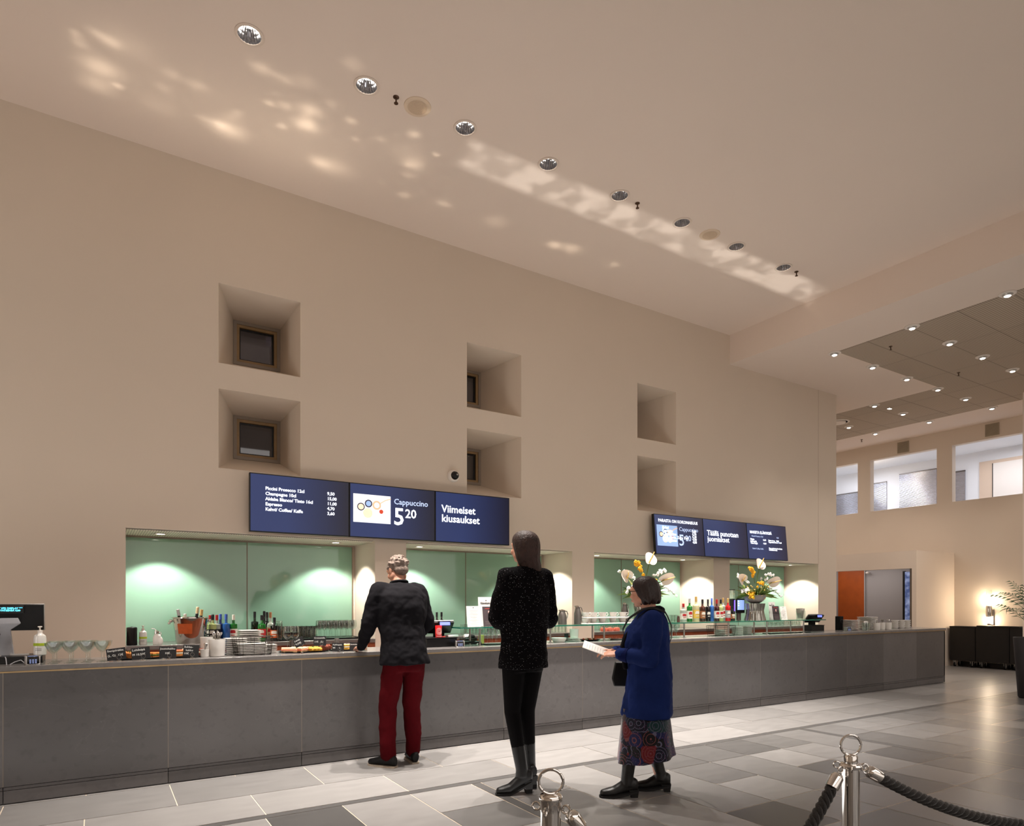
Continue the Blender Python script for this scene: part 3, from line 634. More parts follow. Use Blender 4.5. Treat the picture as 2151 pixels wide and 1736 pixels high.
for (y1, y0, lb) in CW:
    t = thing('black_cabinet', 'low black cabinet on casters against the far wall, ' + lb, 'cabinet', (15.72, y0, 0)); wd = y1 - y0
    MB().box((0, .004, .135), (.28, wd-.004, .86)).build('cabinet_body', bc, t, bevel=.003)
    MB().box((-.012, .004, .86), (.29, wd-.004, .875)).build('cabinet_top', bc, t)
    MB().box((-.006, .012, .15), (0, wd-.012, .85)).build('door', bc, t)
    for (dx, dy) in ((.04, .09), (.04, wd-.09), (.24, .09), (.24, wd-.09)):
        w_ = MB(); w_.lathe([(.0, -.014), (.042, -.014), (.045, -.008), (.045, .008), (.042, .014), (.0, .014)], 18, rot=rx, o=(dx, dy, .047))
        cc = w_.build('caster', M['blackmatte'], t); h = MB(); h.box((dx-.02, dy-.02, .06), (dx+.02, dy-.015, .135)); h.box((dx-.02, dy+.015, .06), (dx+.02, dy+.02, .135)); h.lathe([(.018, -.017), (.018, .017)], 12, rot=rx, o=(dx, dy, .047)); h.build('caster_fork', M['silver'], cc)
t = thing('stacked_board', 'thin black board lying on top of the black cabinets under the wall lamp', 'board', (15.74, cy(2140), .876))
MB().box((0, 0, 0), (.22, cy(2050)-cy(2140), .022)).build('board', bc, t, bevel=.002)
c = at(2162, 1467, z=0)
t = thing('planter', 'tall dark tapered planter at the right edge with a palm', 'planter', c)
MB().lathe([(.12, 0), (.135, .02), (.19, .86), (.19, .88), (.17, .88), (.165, .80)], 28).build('pot', mat('charcoal pot', (52, 48, 50), .5, noise=(8, .08)), t)
MB().lathe([(.168, .80), (.0, .82)], 20).build('soil', mat('dark soil', (40, 30, 24), .95, noise=(40, .3)), t)
pl = thing('potted_palm', 'green palm with thin arching leaves growing in the dark planter', 'plant', (c.x, c.y, .822))
lf = mat('palm green', (54, 84, 50), .5, noise=(6, .25)); rr = random.Random(3)
MB().tube([(0, 0, 0), (.01, 0, .3), (.0, .01, .55)], [.02, .016, .01], 8).build('stem', mat('palm stem', (96, 84, 52), .7, noise=(14, .2)), pl)
for k in range(14):
    a = k*2.39996; q = MB(); el = R(rr.uniform(25, 75)); ln = rr.uniform(.42, .62); z0 = rr.uniform(.2, .5)
    rib = []
    for i in range(9):
        s = i/8; rib.append(Vector((cos(a)*cos(el)*ln*s, sin(a)*cos(el)*ln*s, z0 + sin(el)*ln*s - .5*ln*s*s*cos(el))))
    q.tube(rib, [.004-.0004*i for i in range(9)], 5)
    for i in range(2, 9):
        d = (rib[i]-rib[i-1]).normalized(); sd = d.cross(Vector((0, 0, 1))).normalized()
        for sg in (-1, 1):
            b0 = rib[i]; tip = b0 + sd*sg*.17*(1.1-i/12) + d*.13 + Vector((0, 0, -.07)); mid = (b0+tip)/2 + Vector((0, 0, .03)); wv = d*.009
            q.add([b0-wv*.5, b0+wv*.5, mid+wv, mid-wv, tip], [(0, 1, 2, 3), (3, 2, 4)], 0, False)
    q.build('frond', lf, pl)

# ------------------------------------------------------------------ chrome rope posts in the foreground
def post(loc, lb, neck=True):
    t = thing('rope_post', lb, 'post', loc, 0, 'chrome rope posts')
    MB().lathe([(.0, 0), (.17, 0), (.172, .008), (.16, .016), (.05, .03), (.03, .04)], 40).build('base', M['chrome'], t)
    MB().lathe([(.025, .03), (.025, .875)], 40, cap0=False).build('pole', M['chrome'], t)
    q = MB(); q.lathe([(.025, .868), (.033, .872), (.034, .878), (.030, .883), (.020, .885), (.020, .905), (.018, .910), (.005, .912)] if neck else [(.0255, .868), (.0262, .892), (.0285, .896), (.0285, .904), (.026, .908), (.005, .910)], 36); q.build('cap', M['chrome'], t)
    a = YAW; e = Vector((sin(a), -cos(a), 0))
    MB().tube([Vector((0, 0, .940)) + (e*cos(2*pi*k/40) + Vector((0, 0, 1))*sin(2*pi*k/40))*(.031 if neck else .030) for k in range(40)], .0038, 10, closed=True).build('top_ring', M['chrome'], t)
    q = MB()
    for k in range(4):
        aa = k*pi/2 + .6; cx_, cy_ = .038*cos(aa), .038*sin(aa); q.tube([(cx_ + .010*cos(aa)*cos(f), cy_ + .010*sin(aa)*cos(f), .876 + .010*sin(f)) for f in [2*pi*j/14 for j in range(14)]], .0025, 7, closed=True)
    q.build('side_rings', M['chrome'], t)
    return t
PA = at(1157, 1736, z=0); hA = Vector((at(1157, 1300, y=1.30).x, 1.30, 0)); hA.x = 1.30*(cos(YAW)+sin(YAW)*((1157-CX)/F))/(sin(YAW)-cos(YAW)*((1157-CX)/F))
uB = (1787-CX)/F; dB = 2.03; hB = Vector(((cos(YAW)+sin(YAW)*uB)*dB, (sin(YAW)-cos(YAW)*uB)*dB, 0))
uA = (1157-CX)/F; dA = 1.615; hA = Vector(((cos(YAW)+sin(YAW)*uA)*dA, (sin(YAW)-cos(YAW)*uA)*dA, 0))
post(hA, 'chrome rope post with a ring on top, nearest to us in the bottom middle', False); post(hB, 'chrome rope post with a ring on top, at the bottom right')
rope_m = mat('black twisted rope', (24, 20, 18), .8, sheen=.3, noise=(60, .25), bump=(220, .3))
def rope(p0, p1, sag, lb, end0=True, end1=True):
    t = thing('barrier_rope', lb, 'rope', (0, 0, 0)); n = 220
    def pt(s):
        a = (s-.5)*2; return p0.lerp(p1, s) + Vector((0, 0, -sag*(1-a*a)))
    c = [pt(i/n) for i in range(n+1)]
    L = sum((c[i+1]-c[i]).length for i in range(n)); s0 = .05/L; s1 = 1 - s0
    cc = [pt(s0 + (s1-s0)*i/n) for i in range(n+1)]; q = MB(); acc = 0
    for st in range(3):
        pts = []; acc = 0
        for i in range(n+1):
            d = (cc[min(i+1, n)]-cc[max(i-1, 0)]).normalized(); sd = d.cross(Vector((0, 0, 1))).normalized(); up = sd.cross(d)
            if i: acc += (cc[i]-cc[i-1]).length
            f = acc/.062*2*pi + st*2*pi/3
            pts.append(cc[i] + (sd*cos(f)+up*sin(f))*.0095)
        q.tube(pts, .0092, 8)
    q.build('twisted_cord', rope_m, t)
    for (s, sg, on) in ((0, 1, end0), (1, -1, end1)):
        if not on: continue
        a = pt(s); b = pt(s + sg*.055/L*1.25); d = (b-a).normalized(); e0 = a + d*.012
        q = MB(); q.tube([e0, e0+d*.004, e0+d*.012, e0+d*.014, e0+d*.05], [.006, .014, .0185, .0195, .0195], 20); q.build('end_cap', M['chrome'], t)
        rg = MB(); u = d.cross(Vector((0, 0, 1))).normalized(); v = u.cross(d)
        rg.tube([a + (d*cos(f)+v*sin(f))*.009 for f in [2*pi*j/16 for j in range(16)]], .0024, 7, closed=True)
        rg.build('hook', M['chrome'], t)
    return t
zr = Vector((0, 0, .868)); dAB = (hB-hA).normalized()
rope(hA + dAB*.044 + zr, hB - dAB*.044 + zr, .34, 'black twisted rope hanging between the two chrome posts')
hC = Vector((3.42, .55, 0)); dBC = (hC-hB).normalized()
rope(hB + dBC*.044 + zr, hC - dBC*.044 + zr, .22, 'black twisted rope sagging from the right post out of the picture')
post(hC, 'chrome rope post outside the right edge holding the sagging rope')
# ------------------------------------------------------------------ things on the counters
BZ, SZ = .975, 1.137                        # back counter top, glass shelf top
fb = lambda px, y: at(px, 1300, y=y).x      # x of a thing standing in row y
RX = Matrix.Rotation(R(90), 3, 'X')
def single(mb, name, mats, label, cat, loc, rz=0, group=None, bevel=0, sharp=35):
    o = mb.build(name, mats, None, loc, rz, bevel, sharp); return tag(o, label, cat, group)
col = lambda n, c, **k: mat(n, c, **k)
GW = col('white label', (226, 220, 205), rough=.8, noise=(30, .05)); WTX = col('chalk white', (225, 225, 220), rough=.9, noise=(80, .1)); BK = col('chalk board', (24, 23, 24), rough=.8, noise=(30, .15))
INK = col('printed ink', (60, 52, 56), rough=.8, noise=(40, .1)); RED = col('red print', (176, 52, 44), rough=.6, noise=(20, .1))

# bottles
BMAT = {k: col('bottle ' + k, c, rough=.08, spec=.8, coat=.5, noise=(5, .12)) for k, c in dict(green=(26, 110, 38), darkgreen=(16, 30, 16), black=(15, 13, 14), blue=(44, 96, 168), navy=(26, 38, 92), red=(196, 16, 26), darkred=(58, 14, 20), amber=(150, 76, 24), gold=(196, 132, 40), pale=(176, 186, 120), clear=(170, 178, 164), brown=(70, 34, 20), straw=(208, 196, 150)).items()}
CMAT = {k: col('cap ' + k, c, rough=.35, noise=(20, .05)) for k, c in dict(red=(170, 30, 32), blue=(64, 96, 184), black=(20, 20, 24), white=(222, 214, 200), gold=(196, 160, 96), silver=(180, 176, 174), cork=(168, 112, 72), green=(96, 120, 40), cream=(214, 190, 150)).items()}
LMAT = {k: col('label ' + k, c, rough=.7, noise=(40, .12)) for k, c in dict(white=(222, 216, 204), cream=(206, 186, 140), black=(22, 20, 24), red=(176, 30, 36), brown=(150, 96, 60), orange=(190, 84, 30), yellow=(210, 170, 70), grey=(150, 150, 150)).items()}
def bottle(loc, h, r, body, cap, lab, label, grp=None, liq=None, shape='std', neck=.30, tilt=None):
    t = thing('bottle', label, 'bottle', loc, 0, grp); nr = r*.34
    if shape == 'tall': sh = .56
    elif shape == 'squat': sh = .62
    else: sh = .64
    neck_z = h*(1-neck)
    prof = [(0, 0), (r*.92, 0), (r, .006), (r, h*sh-.01)] + [(nr + (r-nr)*(.5+.5*cos(pi*q/6)), h*sh + (neck_z-h*sh)*q/6) for q in range(7)] + [(nr, h*.93)]
    MB().lathe(prof, 16).build('bottle_body', BMAT[body] if body != 'glass' else M['glass'], t)
    if liq:
        MB().lathe([(0, .004), (r*.9, .005), (r*.93, h*.3), (0, h*.3)], 14).build('drink', BMAT[liq], t)
    MB().lathe([(nr*1.12, h*.80), (nr*1.12, h*.99), (nr*.9, h), (0, h)], 12).build('cap', CMAT[cap], t)
    if lab:
        q = MB(); q.lathe([(r*1.02, h*.14), (r*1.02, h*.47)], 18, cap0=False, cap1=False)
        L = q.build('label', LMAT[lab], t)
        q = MB(); f = -pi/2 - .35
        for (z, wd, hh) in ((.38, .5, .014), (.31, .7, .026), (.22, .5, .008)):
            vs = [(r*1.035*cos(f+(k/6-.5)*wd*2), r*1.035*sin(f+(k/6-.5)*wd*2), h*z + e) for k in range(7) for e in (0, hh)]
            q.add(vs, [(2*k, 2*k+2, 2*k+3, 2*k+1) for k in range(6)], 0, False)
        q.build('label_print', LMAT['red'] if lab in ('white', 'cream') else LMAT['white'], L)
    if tilt: t.rotation_euler = tilt
    return t
G1 = 'bottles on the left back counter'
for (px, y, h, r, b, c, l, lb, sp) in [
    (441, 7.50, .275, .036, 'pale', 'red', 'black', 'pale bottle with a red cap right beside the ice bucket', 'std'), (447, 7.36, .285, .037, 'pale', 'black', 'black', 'pale bottle with a dark and cream cap between two red caps', 'std'),
    (455.5, 7.42, .28, .036, 'clear', 'red', 'black', 'clear bottle with a red cap left of the two blue caps', 'std'), (463, 7.48, .287, .037, 'navy', 'blue', None, 'navy bottle with a blue cap, left of the two blue caps', 'std'),
    (475, 7.42, .287, .039, 'blue', 'blue', None, 'bright blue bottle with a blue cap, right of the two', 'std'), (490.5, 7.42, .28, .038, 'green', 'white', 'white', 'bright green bottle with a white cap behind the white plates', 'std'),
    (535, 7.50, .31, .038, 'darkgreen', 'black', None, 'dark wine bottle just right of the joint in the green glass', 'std'), (550, 7.30, .275, .040, 'green', 'black', 'red', 'bright green bottle with a dark cap behind the wire basket', 'std'),
    (555, 7.56, .315, .037, 'black', 'black', None, 'black wine bottle behind the bright green one, left of two', 'std'), (561, 7.46, .305, .037, 'black', 'black', None, 'black wine bottle, right of two next to the corked clear one', 'std'),
    (568, 7.34, .305, .036, 'clear', 'cork', 'cream', 'clear bottle with a cork stopper and cream label', 'tall'), (576.5, 7.24, .25, .040, 'black', 'black', 'orange', 'small black bottle with an orange oval label, rightmost of its group', 'std')]:
    bottle((fb(px, y), y, BZ), h, r, b, c, l, lb, G1, shape=sp, neck=.32)
G2 = 'bottles on the glass shelf'
for (px, y, h, r, b, c, l, lq, lb) in [
    (1435.5, 5.90, .235, .040, 'clear', 'red', 'white', 'amber', 'clear square shouldered bottle with a little red brown drink, leftmost on the glass shelf'), (1448.5, 5.92, .30, .036, 'green', 'silver', 'white', None, 'green bottle with a large white label, second on the glass shelf'),
    (1462, 5.90, .325, .042, 'straw', 'gold', 'yellow', 'gold', 'wide pale decanter bottle with amber drink and long neck, third on the glass shelf'), (1475.5, 5.92, .29, .038, 'brown', 'black', 'brown', None, 'brown bottle with a tan label, right of the pale decanter'),
    (1487, 5.92, .29, .033, 'black', 'black', 'black', None, 'black bottle with a black label, left of the blue bottle'), (1495, 5.90, .305, .029, 'blue', 'blue', None, None, 'bright blue bottle in the middle of the glass shelf'),
    (1505.5, 5.90, .29, .035, 'darkred', 'red', 'white', None, 'dark red bottle with a red cap, right of the blue bottle'), (1514, 5.94, .29, .033, 'pale', 'black', 'white', None, 'pale yellow bottle with a dark cap, right of the dark red bottle'),
    (1519, 6.04, .31, .032, 'clear', 'gold', 'white', None, 'clear bottle with a gold cap standing behind the pale yellow one'), (1529, 5.92, .305, .035, 'red', 'gold', 'grey', None, 'bright red bottle with a gold cap near the purple drinks tower'),
    (1539, 5.96, .20, .032, 'black', 'black', 'brown', None, 'short black bottle right of the bright red bottle')]:
    bottle((fb(px, y), y, SZ), h, r, b, c, l, lb, G2, liq=None)
bottle((fb(762, 5.86), 5.86, ZT), .285, .042, 'straw', 'black', None, 'clear open sparkling water bottle on the counter by the man in black', None, shape='tall', neck=.3)

# drinking glasses
def glass_mb(kind):
    q = MB()
    if kind == 'coupe': q.lathe([(.0, 0), (.034, 0), (.034, .002), (.004, .006), (.0035, .065), (.006, .070), (.030, .092), (.048, .125), (.053, .150), (.051, .150), (.045, .125), (.028, .096), (.0, .078)], 20, cap1=False)
    if kind == 'wine': q.lathe([(.0, 0), (.036, 0), (.036, .002), (.004, .006), (.0035, .085), (.014, .092), (.034, .115), (.038, .14), (.036, .17), (.031, .195), (.03, .195), (.035, .16), (.032, .118), (.0, .095)], 18, cap1=False)
    if kind == 'flute': q.lathe([(.0, 0), (.03, 0), (.03, .002), (.003, .006), (.003, .06), (.01, .075), (.022, .12), (.026, .17), (.024, .17), (.02, .12), (.0, .08)], 16, cap1=False)
    if kind == 'tumbler': q.lathe([(.0, 0), (.028, 0), (.033, .09), (.031, .09), (.027, .008), (0, .008)], 16, cap1=False)
    if kind == 'highball': q.lathe([(.0, 0), (.027, 0), (.031, .135), (.029, .135), (.026, .008), (0, .008)], 16, cap1=False)
    return q
G0 = {}
def glass(kind, loc, label, grp, name=None, sc=1):
    if kind not in G0:
        o = single(glass_mb(kind), name or kind + '_glass', [M['glass']], label, 'glass', loc, 0, grp, sharp=60); o.scale = (sc, sc, sc); G0[kind] = o; return o
    o = G0[kind].copy(); COL.objects.link(o); o.location = loc; o.scale = (sc, sc, sc); o['label'] = label; o['category'] = 'glass'; o['group'] = grp
    return o
for k, (px, y) in enumerate([(111, 5.73), (146, 5.73), (181, 5.73), (214, 5.73), (115, 5.85), (150, 5.85), (185, 5.85), (219, 5.85), (119, 5.97), (154, 5.97), (189, 5.97)]):
    glass('coupe', (fb(px, y), y, ZT), 'empty cocktail coupe glass in the cluster beside the left cash register', 'coupe glasses by the left cash register')
for (xa, xb, kind, lb, grp) in [(588, 668, 'highball', 'tall empty glass standing on the tray in the middle of the left niche', 'tall glasses in the left niche'), (670, 750, 'wine', 'empty wine glass standing on the tray at the right of the left niche', 'wine glasses in the left niche')]:
    for r_ in range(3):
        y = 7.28 + r_*.11; n = 8 if kind == 'highball' else 7
        for k in range(n):
            px = xa + (xb-xa)*(k+.35*(r_ % 2))/n; glass(kind, (fb(px, y), y, BZ+.012), lb, grp)
for k in range(5):
    glass('tumbler', (fb(587, 7.2), 7.2, BZ+.012+k*.028), 'stacked clear glass in the column left of the red wine glasses', 'stacked glasses in the left niche')
for (xa, xb) in ((584, 667), (669, 757)):
    x0, x1 = fb(xa, 7.3), fb(xb, 7.3); q = MB(); q.box((x0, 7.19, BZ+.001), (x1, 7.58, BZ+.010))
    q.box((x0, 7.19, BZ+.010), (x1, 7.195, BZ+.017)); q.box((x0, 7.575, BZ+.010), (x1, 7.58, BZ+.017)); q.box((x0, 7.195, BZ+.010), (x0+.005, 7.575, BZ+.017)); q.box((x1-.005, 7.195, BZ+.010), (x1, 7.575, BZ+.017))
    single(q, 'glass_tray', M['blackmatte'], 'flat black tray under the ' + ('tall glasses' if xa < 600 else 'wine glasses') + ' in the left niche', 'tray', (0, 0, 0), 0, 'trays in the left niche', .001)
wine = mat('red wine', (30, 6, 12), .1, spec=.7, noise=(9, .1))
for k, (px, lb) in enumerate(((604, 'large glass of red wine, left of the two'), (619, 'large glass of red wine, right of the two'))):
    y = 6.10; t = thing('red_wine_glass', lb + ', beside the sandwiches', 'glass', (fb(px, y), y, ZT), 0, 'glasses of red wine')
    MB().lathe([(.0, 0), (.036, 0), (.036, .002), (.004, .006), (.0035, .10), (.014, .107), (.036, .13), (.04, .15), (.038, .20), (.032, .225), (.031, .225), (.037, .18), (.035, .133), (.0, .11)], 20, cap1=False).build('goblet', M['glass'], t, sharp=60)
    MB().lathe([(.0, .113), (.013, .115), (.033, .136), (.0365, .152), (.0365, .168), (.0, .168)], 18).build('wine', wine, t)
for k, (px, lb) in enumerate(((613, 'left of the two, below the red wine glasses'), (707.5, 'right of the two, behind the chalk signs'))):
    single(MB().lathe([(0, 0), (.022, 0), (.022, .095), (.020, .098), (0, .098)], 20), 'steel_cylinder', M['steel2'], 'small brushed steel cylinder, ' + lb, 'cylinder', (fb(px, 6.14), 6.14, ZT), 0, 'steel cylinders behind the counter')
single(glass_mb('highball'), 'water_glass', [M['glass']], 'clear glass of water in front of the open bottle near the man', 'glass', (fb(764, 5.76), 5.76, ZT), sharp=60)

# ice bucket with five bottles
y = 7.30; bx = fb(400, y)
t = thing('ice_bucket', 'large polished steel ice bucket with an orange label holding champagne bottles', 'ice bucket', (bx, y, BZ))
MB().lathe([(0, 0), (.125, 0), (.130, .01), (.165, .25), (.172, .255), (.172, .262), (.162, .262), (.158, .25), (.12, .02), (0, .02)], 40).build('bucket', M['chrome'], t)
q = MB(); q.ell((-.178, -.02, .225), (.018, .016, .018)); q.ell((-.192, -.02, .205), (.014, .014, .014)); q.ell((.178, .0, .225), (.018, .016, .018)); q.build('side_knobs', M['chrome'], t)
q = MB(); f0 = -pi/2-.45
q.add([((.1335+.028*0+ (z-.01)/.24*.036)*cos(f0+(k/8-.5)*.9), (.1335+(z-.01)/.24*.036)*sin(f0+(k/8-.5)*.9), z) for k in range(9) for z in (.10, .20)], [(2*k, 2*k+2, 2*k+3, 2*k+1) for k in range(8)], 0, False)
q.build('label', LMAT['orange'], t)
for (dx, dy, h, bc_, cc_, a, b, lb) in [(-.075, -.03, .31, 'darkgreen', 'silver', -10, 2, 'champagne bottle with a silver foil neck leaning left, leftmost in the ice bucket'), (-.035, .06, .26, 'clear', 'white', -3, 0, 'white topped bottle, second from left in the ice bucket'),
        (.005, -.055, .27, 'straw', 'black', 10, 8, 'round white bottle with a black cap in the middle of the ice bucket'), (.045, .05, .33, 'darkgreen', 'cream', 6, 0, 'champagne bottle with a cream and gold foil neck in the ice bucket'), (.08, -.035, .305, 'darkgreen', 'gold', 6, 0, 'champagne bottle with a gold foil neck, rightmost in the ice bucket')]:
    bottle((bx+dx*.85, y+dy, BZ+.035), h, .038, bc_, cc_, None, lb, 'bottles in the ice bucket', neck=.35, tilt=(R(b), R(a), 0))

# left niche left corner
single(MB().lathe([(0, 0), (.042, 0), (.045, .005), (.045, .165), (.04, .172), (.012, .175), (0, .18)], 24), 'black_canister', M['black'], 'shiny black canister at the left end of the left back counter', 'canister', (fb(277, 7.25), 7.25, BZ))
def pump(loc, lb, grp, s=1.0):
    t = thing('pump_bottle', lb, 'bottle', loc, 0, grp)
    MB().lathe([(0, 0), (.030*s, 0), (.034*s, .006), (.034*s, .105*s), (.030*s, .125*s), (.014*s, .138*s), (.012*s, .145*s)], 20).build('bottle_body', M['porcelain'], t)
    q = MB(); q.lathe([(.013*s, .143*s), (.013*s, .158*s), (.005*s, .16*s), (.004*s, .175*s), (.012*s, .178*s), (.012*s, .184*s), (0, .185*s)], 14); q.box((-.004*s, -.035*s, .177*s), (.004*s, 0, .184*s)); q.build('pump_head', M['white'], t)
    L = MB().lathe([(.0346*s, .06*s), (.0346*s, .078*s)], 20, cap0=False, cap1=False).build('label', mat('lime label', (176, 196, 40), .6, noise=(20, .1)), t)
    q = MB()
    for z in (.03, .037, .044): q.add([(.0348*s*cos(-pi/2-.2+(k/6-.5)), .0348*s*sin(-pi/2-.2+(k/6-.5)), (z+e)*s) for k in range(7) for e in (0, .002)], [(2*k, 2*k+2, 2*k+3, 2*k+1) for k in range(6)], 0, False)
    q.build('label_print', INK, L)
pump((fb(300.5, 7.25), 7.25, BZ), 'small white pump bottle beside the black canister in the left niche', 'pump bottles'); pump((fb(84, 5.90), 5.90, ZT+.0525), 'larger white pump bottle with a lime green band beside the left cash register', 'pump bottles', 1.15)
t = thing('soda_siphon', 'white cream whipper with a chrome lever head in the left niche', 'siphon', (fb(329, 7.2), 7.2, BZ))
MB().lathe([(0, 0), (.03, 0), (.034, .01), (.032, .07), (.02, .1), (.016, .11)], 18).build('flask', M['porcelain'], t)
q = MB(); q.lathe([(.02, .108), (.02, .13), (.01, .14), (0, .14)], 14); q.tube([(0, 0, .135), (-.02, 0, .155), (-.045, 0, .158)], .005, 7); q.tube([(0, 0, .12), (.035, 0, .12), (.038, 0, .09)], .006, 7); q.build('lever_head', M['chrome'], t)
q = MB(); q.ell((.028, -.02, .035), (.026, .02, .045)); q.ell((.022, -.02, .07), (.016, .014, .03)); q.build('cloth', M['paper'], t)

# cash registers
led = mat('cyan display digits', (120, 230, 255), .5, emit=(90, 220, 255), strength=2.2); blu = mat('violet display', (110, 120, 255), .4, emit=(104, 118, 240), strength=1.5)
def terminal(loc, rz, lb, grp):
    t = thing('card_terminal', lb, 'card reader', loc, rz, grp)
    q = MB()
    for sx_ in (-.042, .034): q.box((sx_, -.035, .0), (sx_+.008, .035, .062))
    q.box((-.042, -.035, 0), (.042, .035, .006)); q.build('holder', M['silver'], t, bevel=.003)
    T = Matrix.Rotation(R(-24), 3, 'X')
    MB().box((-.033, -.03, .008), (.033, .032, .05), rot=T).build('reader_body', M['black'], t, bevel=.004)
    MB().box((-.027, -.028, .050), (.027, .02, .0525), rot=T, c=(0, 0, .03)).build('reader_screen', mat('pale blue lit screen', (80, 100, 150), .3, emit=(110, 128, 178), strength=.9), t)
    q = MB()
    for i in range(3):
        for j in range(3): q.box((-.022+.016*i, -.037, .012+.010*j), (-.012+.016*i, -.034, .018+.010*j))
    q.build('keypad', mat('keypad glow', (150, 160, 190), .4, emit=(120, 140, 200), strength=.5), t); return t
y = 5.95; t = thing('cash_register', 'cash register with a black screen back and a cyan customer display, at the left edge', 'cash register', (fb(40, y), y, ZT))
MB().box((-.26, -.10, 0), (.145, .22, .052)).build('cash_drawer', M['black'], t, bevel=.004)
S_ = Matrix.Rotation(R(8), 3, 'X')
MB().box((-.27, .03, .235), (.145, .06, .425), rot=S_).build('screen_back', M['black'], t, bevel=.004)
q = MB(); q.box((-.27, .055, .231), (.150, .072, .43), rot=S_); q.build('screen_bezel', M['silver'], t, bevel=.003)
MB().box((-.17, -.005, .355), (.03, .03, .415)).build('customer_display', M['black'], t, bevel=.006)
text('*** VFD DISPLAY ***', .017, 'lettering', led, t, (-.130, -.0065, .39), bold=.0004); text('*   YHTEENSÄ 0,00', .017, 'lettering', led, t, (-.130, -.0065, .374), bold=.0004)
q = MB(); q.rings([[(-.15, 0, .052), (-.03, 0, .052), (-.03, .05, .052), (-.15, .05, .052)], [(-.12, 0, .24), (-.05, 0, .24), (-.05, .04, .24), (-.12, .04, .24)], [(-.125, -.02, .285), (.01, -.02, .285), (.01, .03, .285), (-.125, .03, .285)], [(-.11, -.015, .325), (-.005, -.015, .325), (-.005, .03, .325), (-.11, .03, .325)]], sm=False); q.build('stand', M['grey'], t, bevel=.004)
q = MB(); q.tube([(-.165, -.06, .02), (-.150, -.055, .11), (-.125, -.05, .22)], [.022, .028, .024], 14); q.build('handset', M['blackmatte'], t)
q = MB(); q.box((-.05, -.02, .055), (.06, .0, .065)); q.box((-.11, -.03, .0), (-.10, -.02, .06)); q.build('cable_clips', M['silver'], t)
terminal((fb(68, 5.72), 5.72, ZT), R(12), 'small card reader in a silver cradle beside the left cash register', 'card readers')
q = MB(); q.tube([(fb(20, 5.72), 5.74, ZT+.004), (fb(30, 5.72), 5.76, ZT+.02), (fb(42, 5.72), 5.78, ZT+.03), (fb(52, 5.72), 5.77, ZT+.004)], .003, 6); q.tube([(fb(14, 5.7), 5.70, ZT+.004), (fb(12, 5.7), 5.71, ZT+.05), (fb(10, 5.7), 5.72, ZT+.06)], .003, 6)
single(q, 'loose_cable', M['grey'], 'thin pale cable lying in front of the left cash register', 'cable', (0, 0, 0))
def register(px, y, lb, flip=1, dsp=blu, dp=(-.09, .2), sw=.13):
    t = thing('cash_register', lb, 'cash register', (fb(px, y), y, ZT))
    MB().box((-.20, dp[0]+.01, 0), (.13, dp[1], .085)).build('cash_drawer', M['black'], t, bevel=.004)
    MB().box((-.20, dp[0], .085), (.13, dp[1], .092)).build('drawer_lid', M['blackmatte'], t, bevel=.002)
    q = MB(); q.box((-.05, .04, .09), (.05, .1, .15)); q.build('stand', M['blackmatte'], t, bevel=.004)
    T = Matrix.Rotation(R(38), 3, 'X')
    s_ = MB().box((-sw, .02, .12), (sw, .045, .26), rot=T).build('touch_screen', M['black'], t, bevel=.003)
    MB().box((-sw-.002, .046, .118), (sw+.002, .056, .262), rot=T, c=(0, .0325, .19)).build('screen_edge', M['silver'], s_)
    MB().box((-.01*flip-.04, -.04, .205), (-.01*flip+.09, -.015, .255), rot=Matrix.Rotation(R(-8), 3, 'X')).build('customer_display', M['black'], t, bevel=.004)
    MB().box((-.01*flip-.03, -.043, .213), (-.01*flip+.08, -.040, .245), rot=Matrix.Rotation(R(-8), 3, 'X')).build('display_digits', dsp, t)
    return t
register(928, 5.92, 'cash register with a violet lit display between the man and the woman in black')
register(1714, 6.12, 'black cash register with a small violet display at the far end of the glass shelf', -1, blu, (-.065, .07), .19)
can = thing('red_candle_can', 'red tin can with white rings and dots on the cash register behind the man', 'can', (fb(921, 5.865), 5.865, ZT+.0932))
MB().lathe([(0, 0), (.030, 0), (.033, .115), (.031, .118), (0, .118)], 22).build('can_body', mat('bright red tin', (206, 24, 28), .35, noise=(9, .06)), can)
q = MB(); f0 = -pi/2-.2
for rr_ in (.012, .022, .032):
    pts = []
    for k in range(24):
        a = 2*pi*k/24; u_, z_ = rr_*cos(a), .062+rr_*sin(a); f = f0+u_/.034; rad = .0305+.003*z_/.118+.0012; pts.append((rad*cos(f), rad*sin(f), z_))
    q.tube(pts, .0011, 5, closed=True)
for k in range(16): f = f0-.9+k*.12; q.ell((.0325*cos(f), .0325*sin(f), .012+.002*(k % 2)), (.0018, .0018, .0018), 6, 4)
q.build('ring_print', WTX, can)
terminal((fb(966, 5.74), 5.74, ZT), R(-18), 'pale card reader in its cradle left of the woman in black', 'card readers'); terminal((fb(1781, 5.80), 5.80, ZT), R(-20), 'small card reader at the far end near the stacks of white plates', 'card readers')
t = thing('receipt_printer', 'small black receipt printer behind the card reader under the glass shelf', 'printer', (fb(984, 6.11), 6.11, ZT))
MB().box((-.07, -.07, 0), (.07, .08, .07)).build('printer_body', M['black'], t, bevel=.01); MB().ell((.02, -.02, .08), (.045, .05, .022)).build('round_lid', M['blackmatte'], t); MB().box((-.06, -.03, .07), (.0, .0, .10), rot=Matrix.Rotation(R(-30), 3, 'X')).build('paper_slip', M['paper'], t)
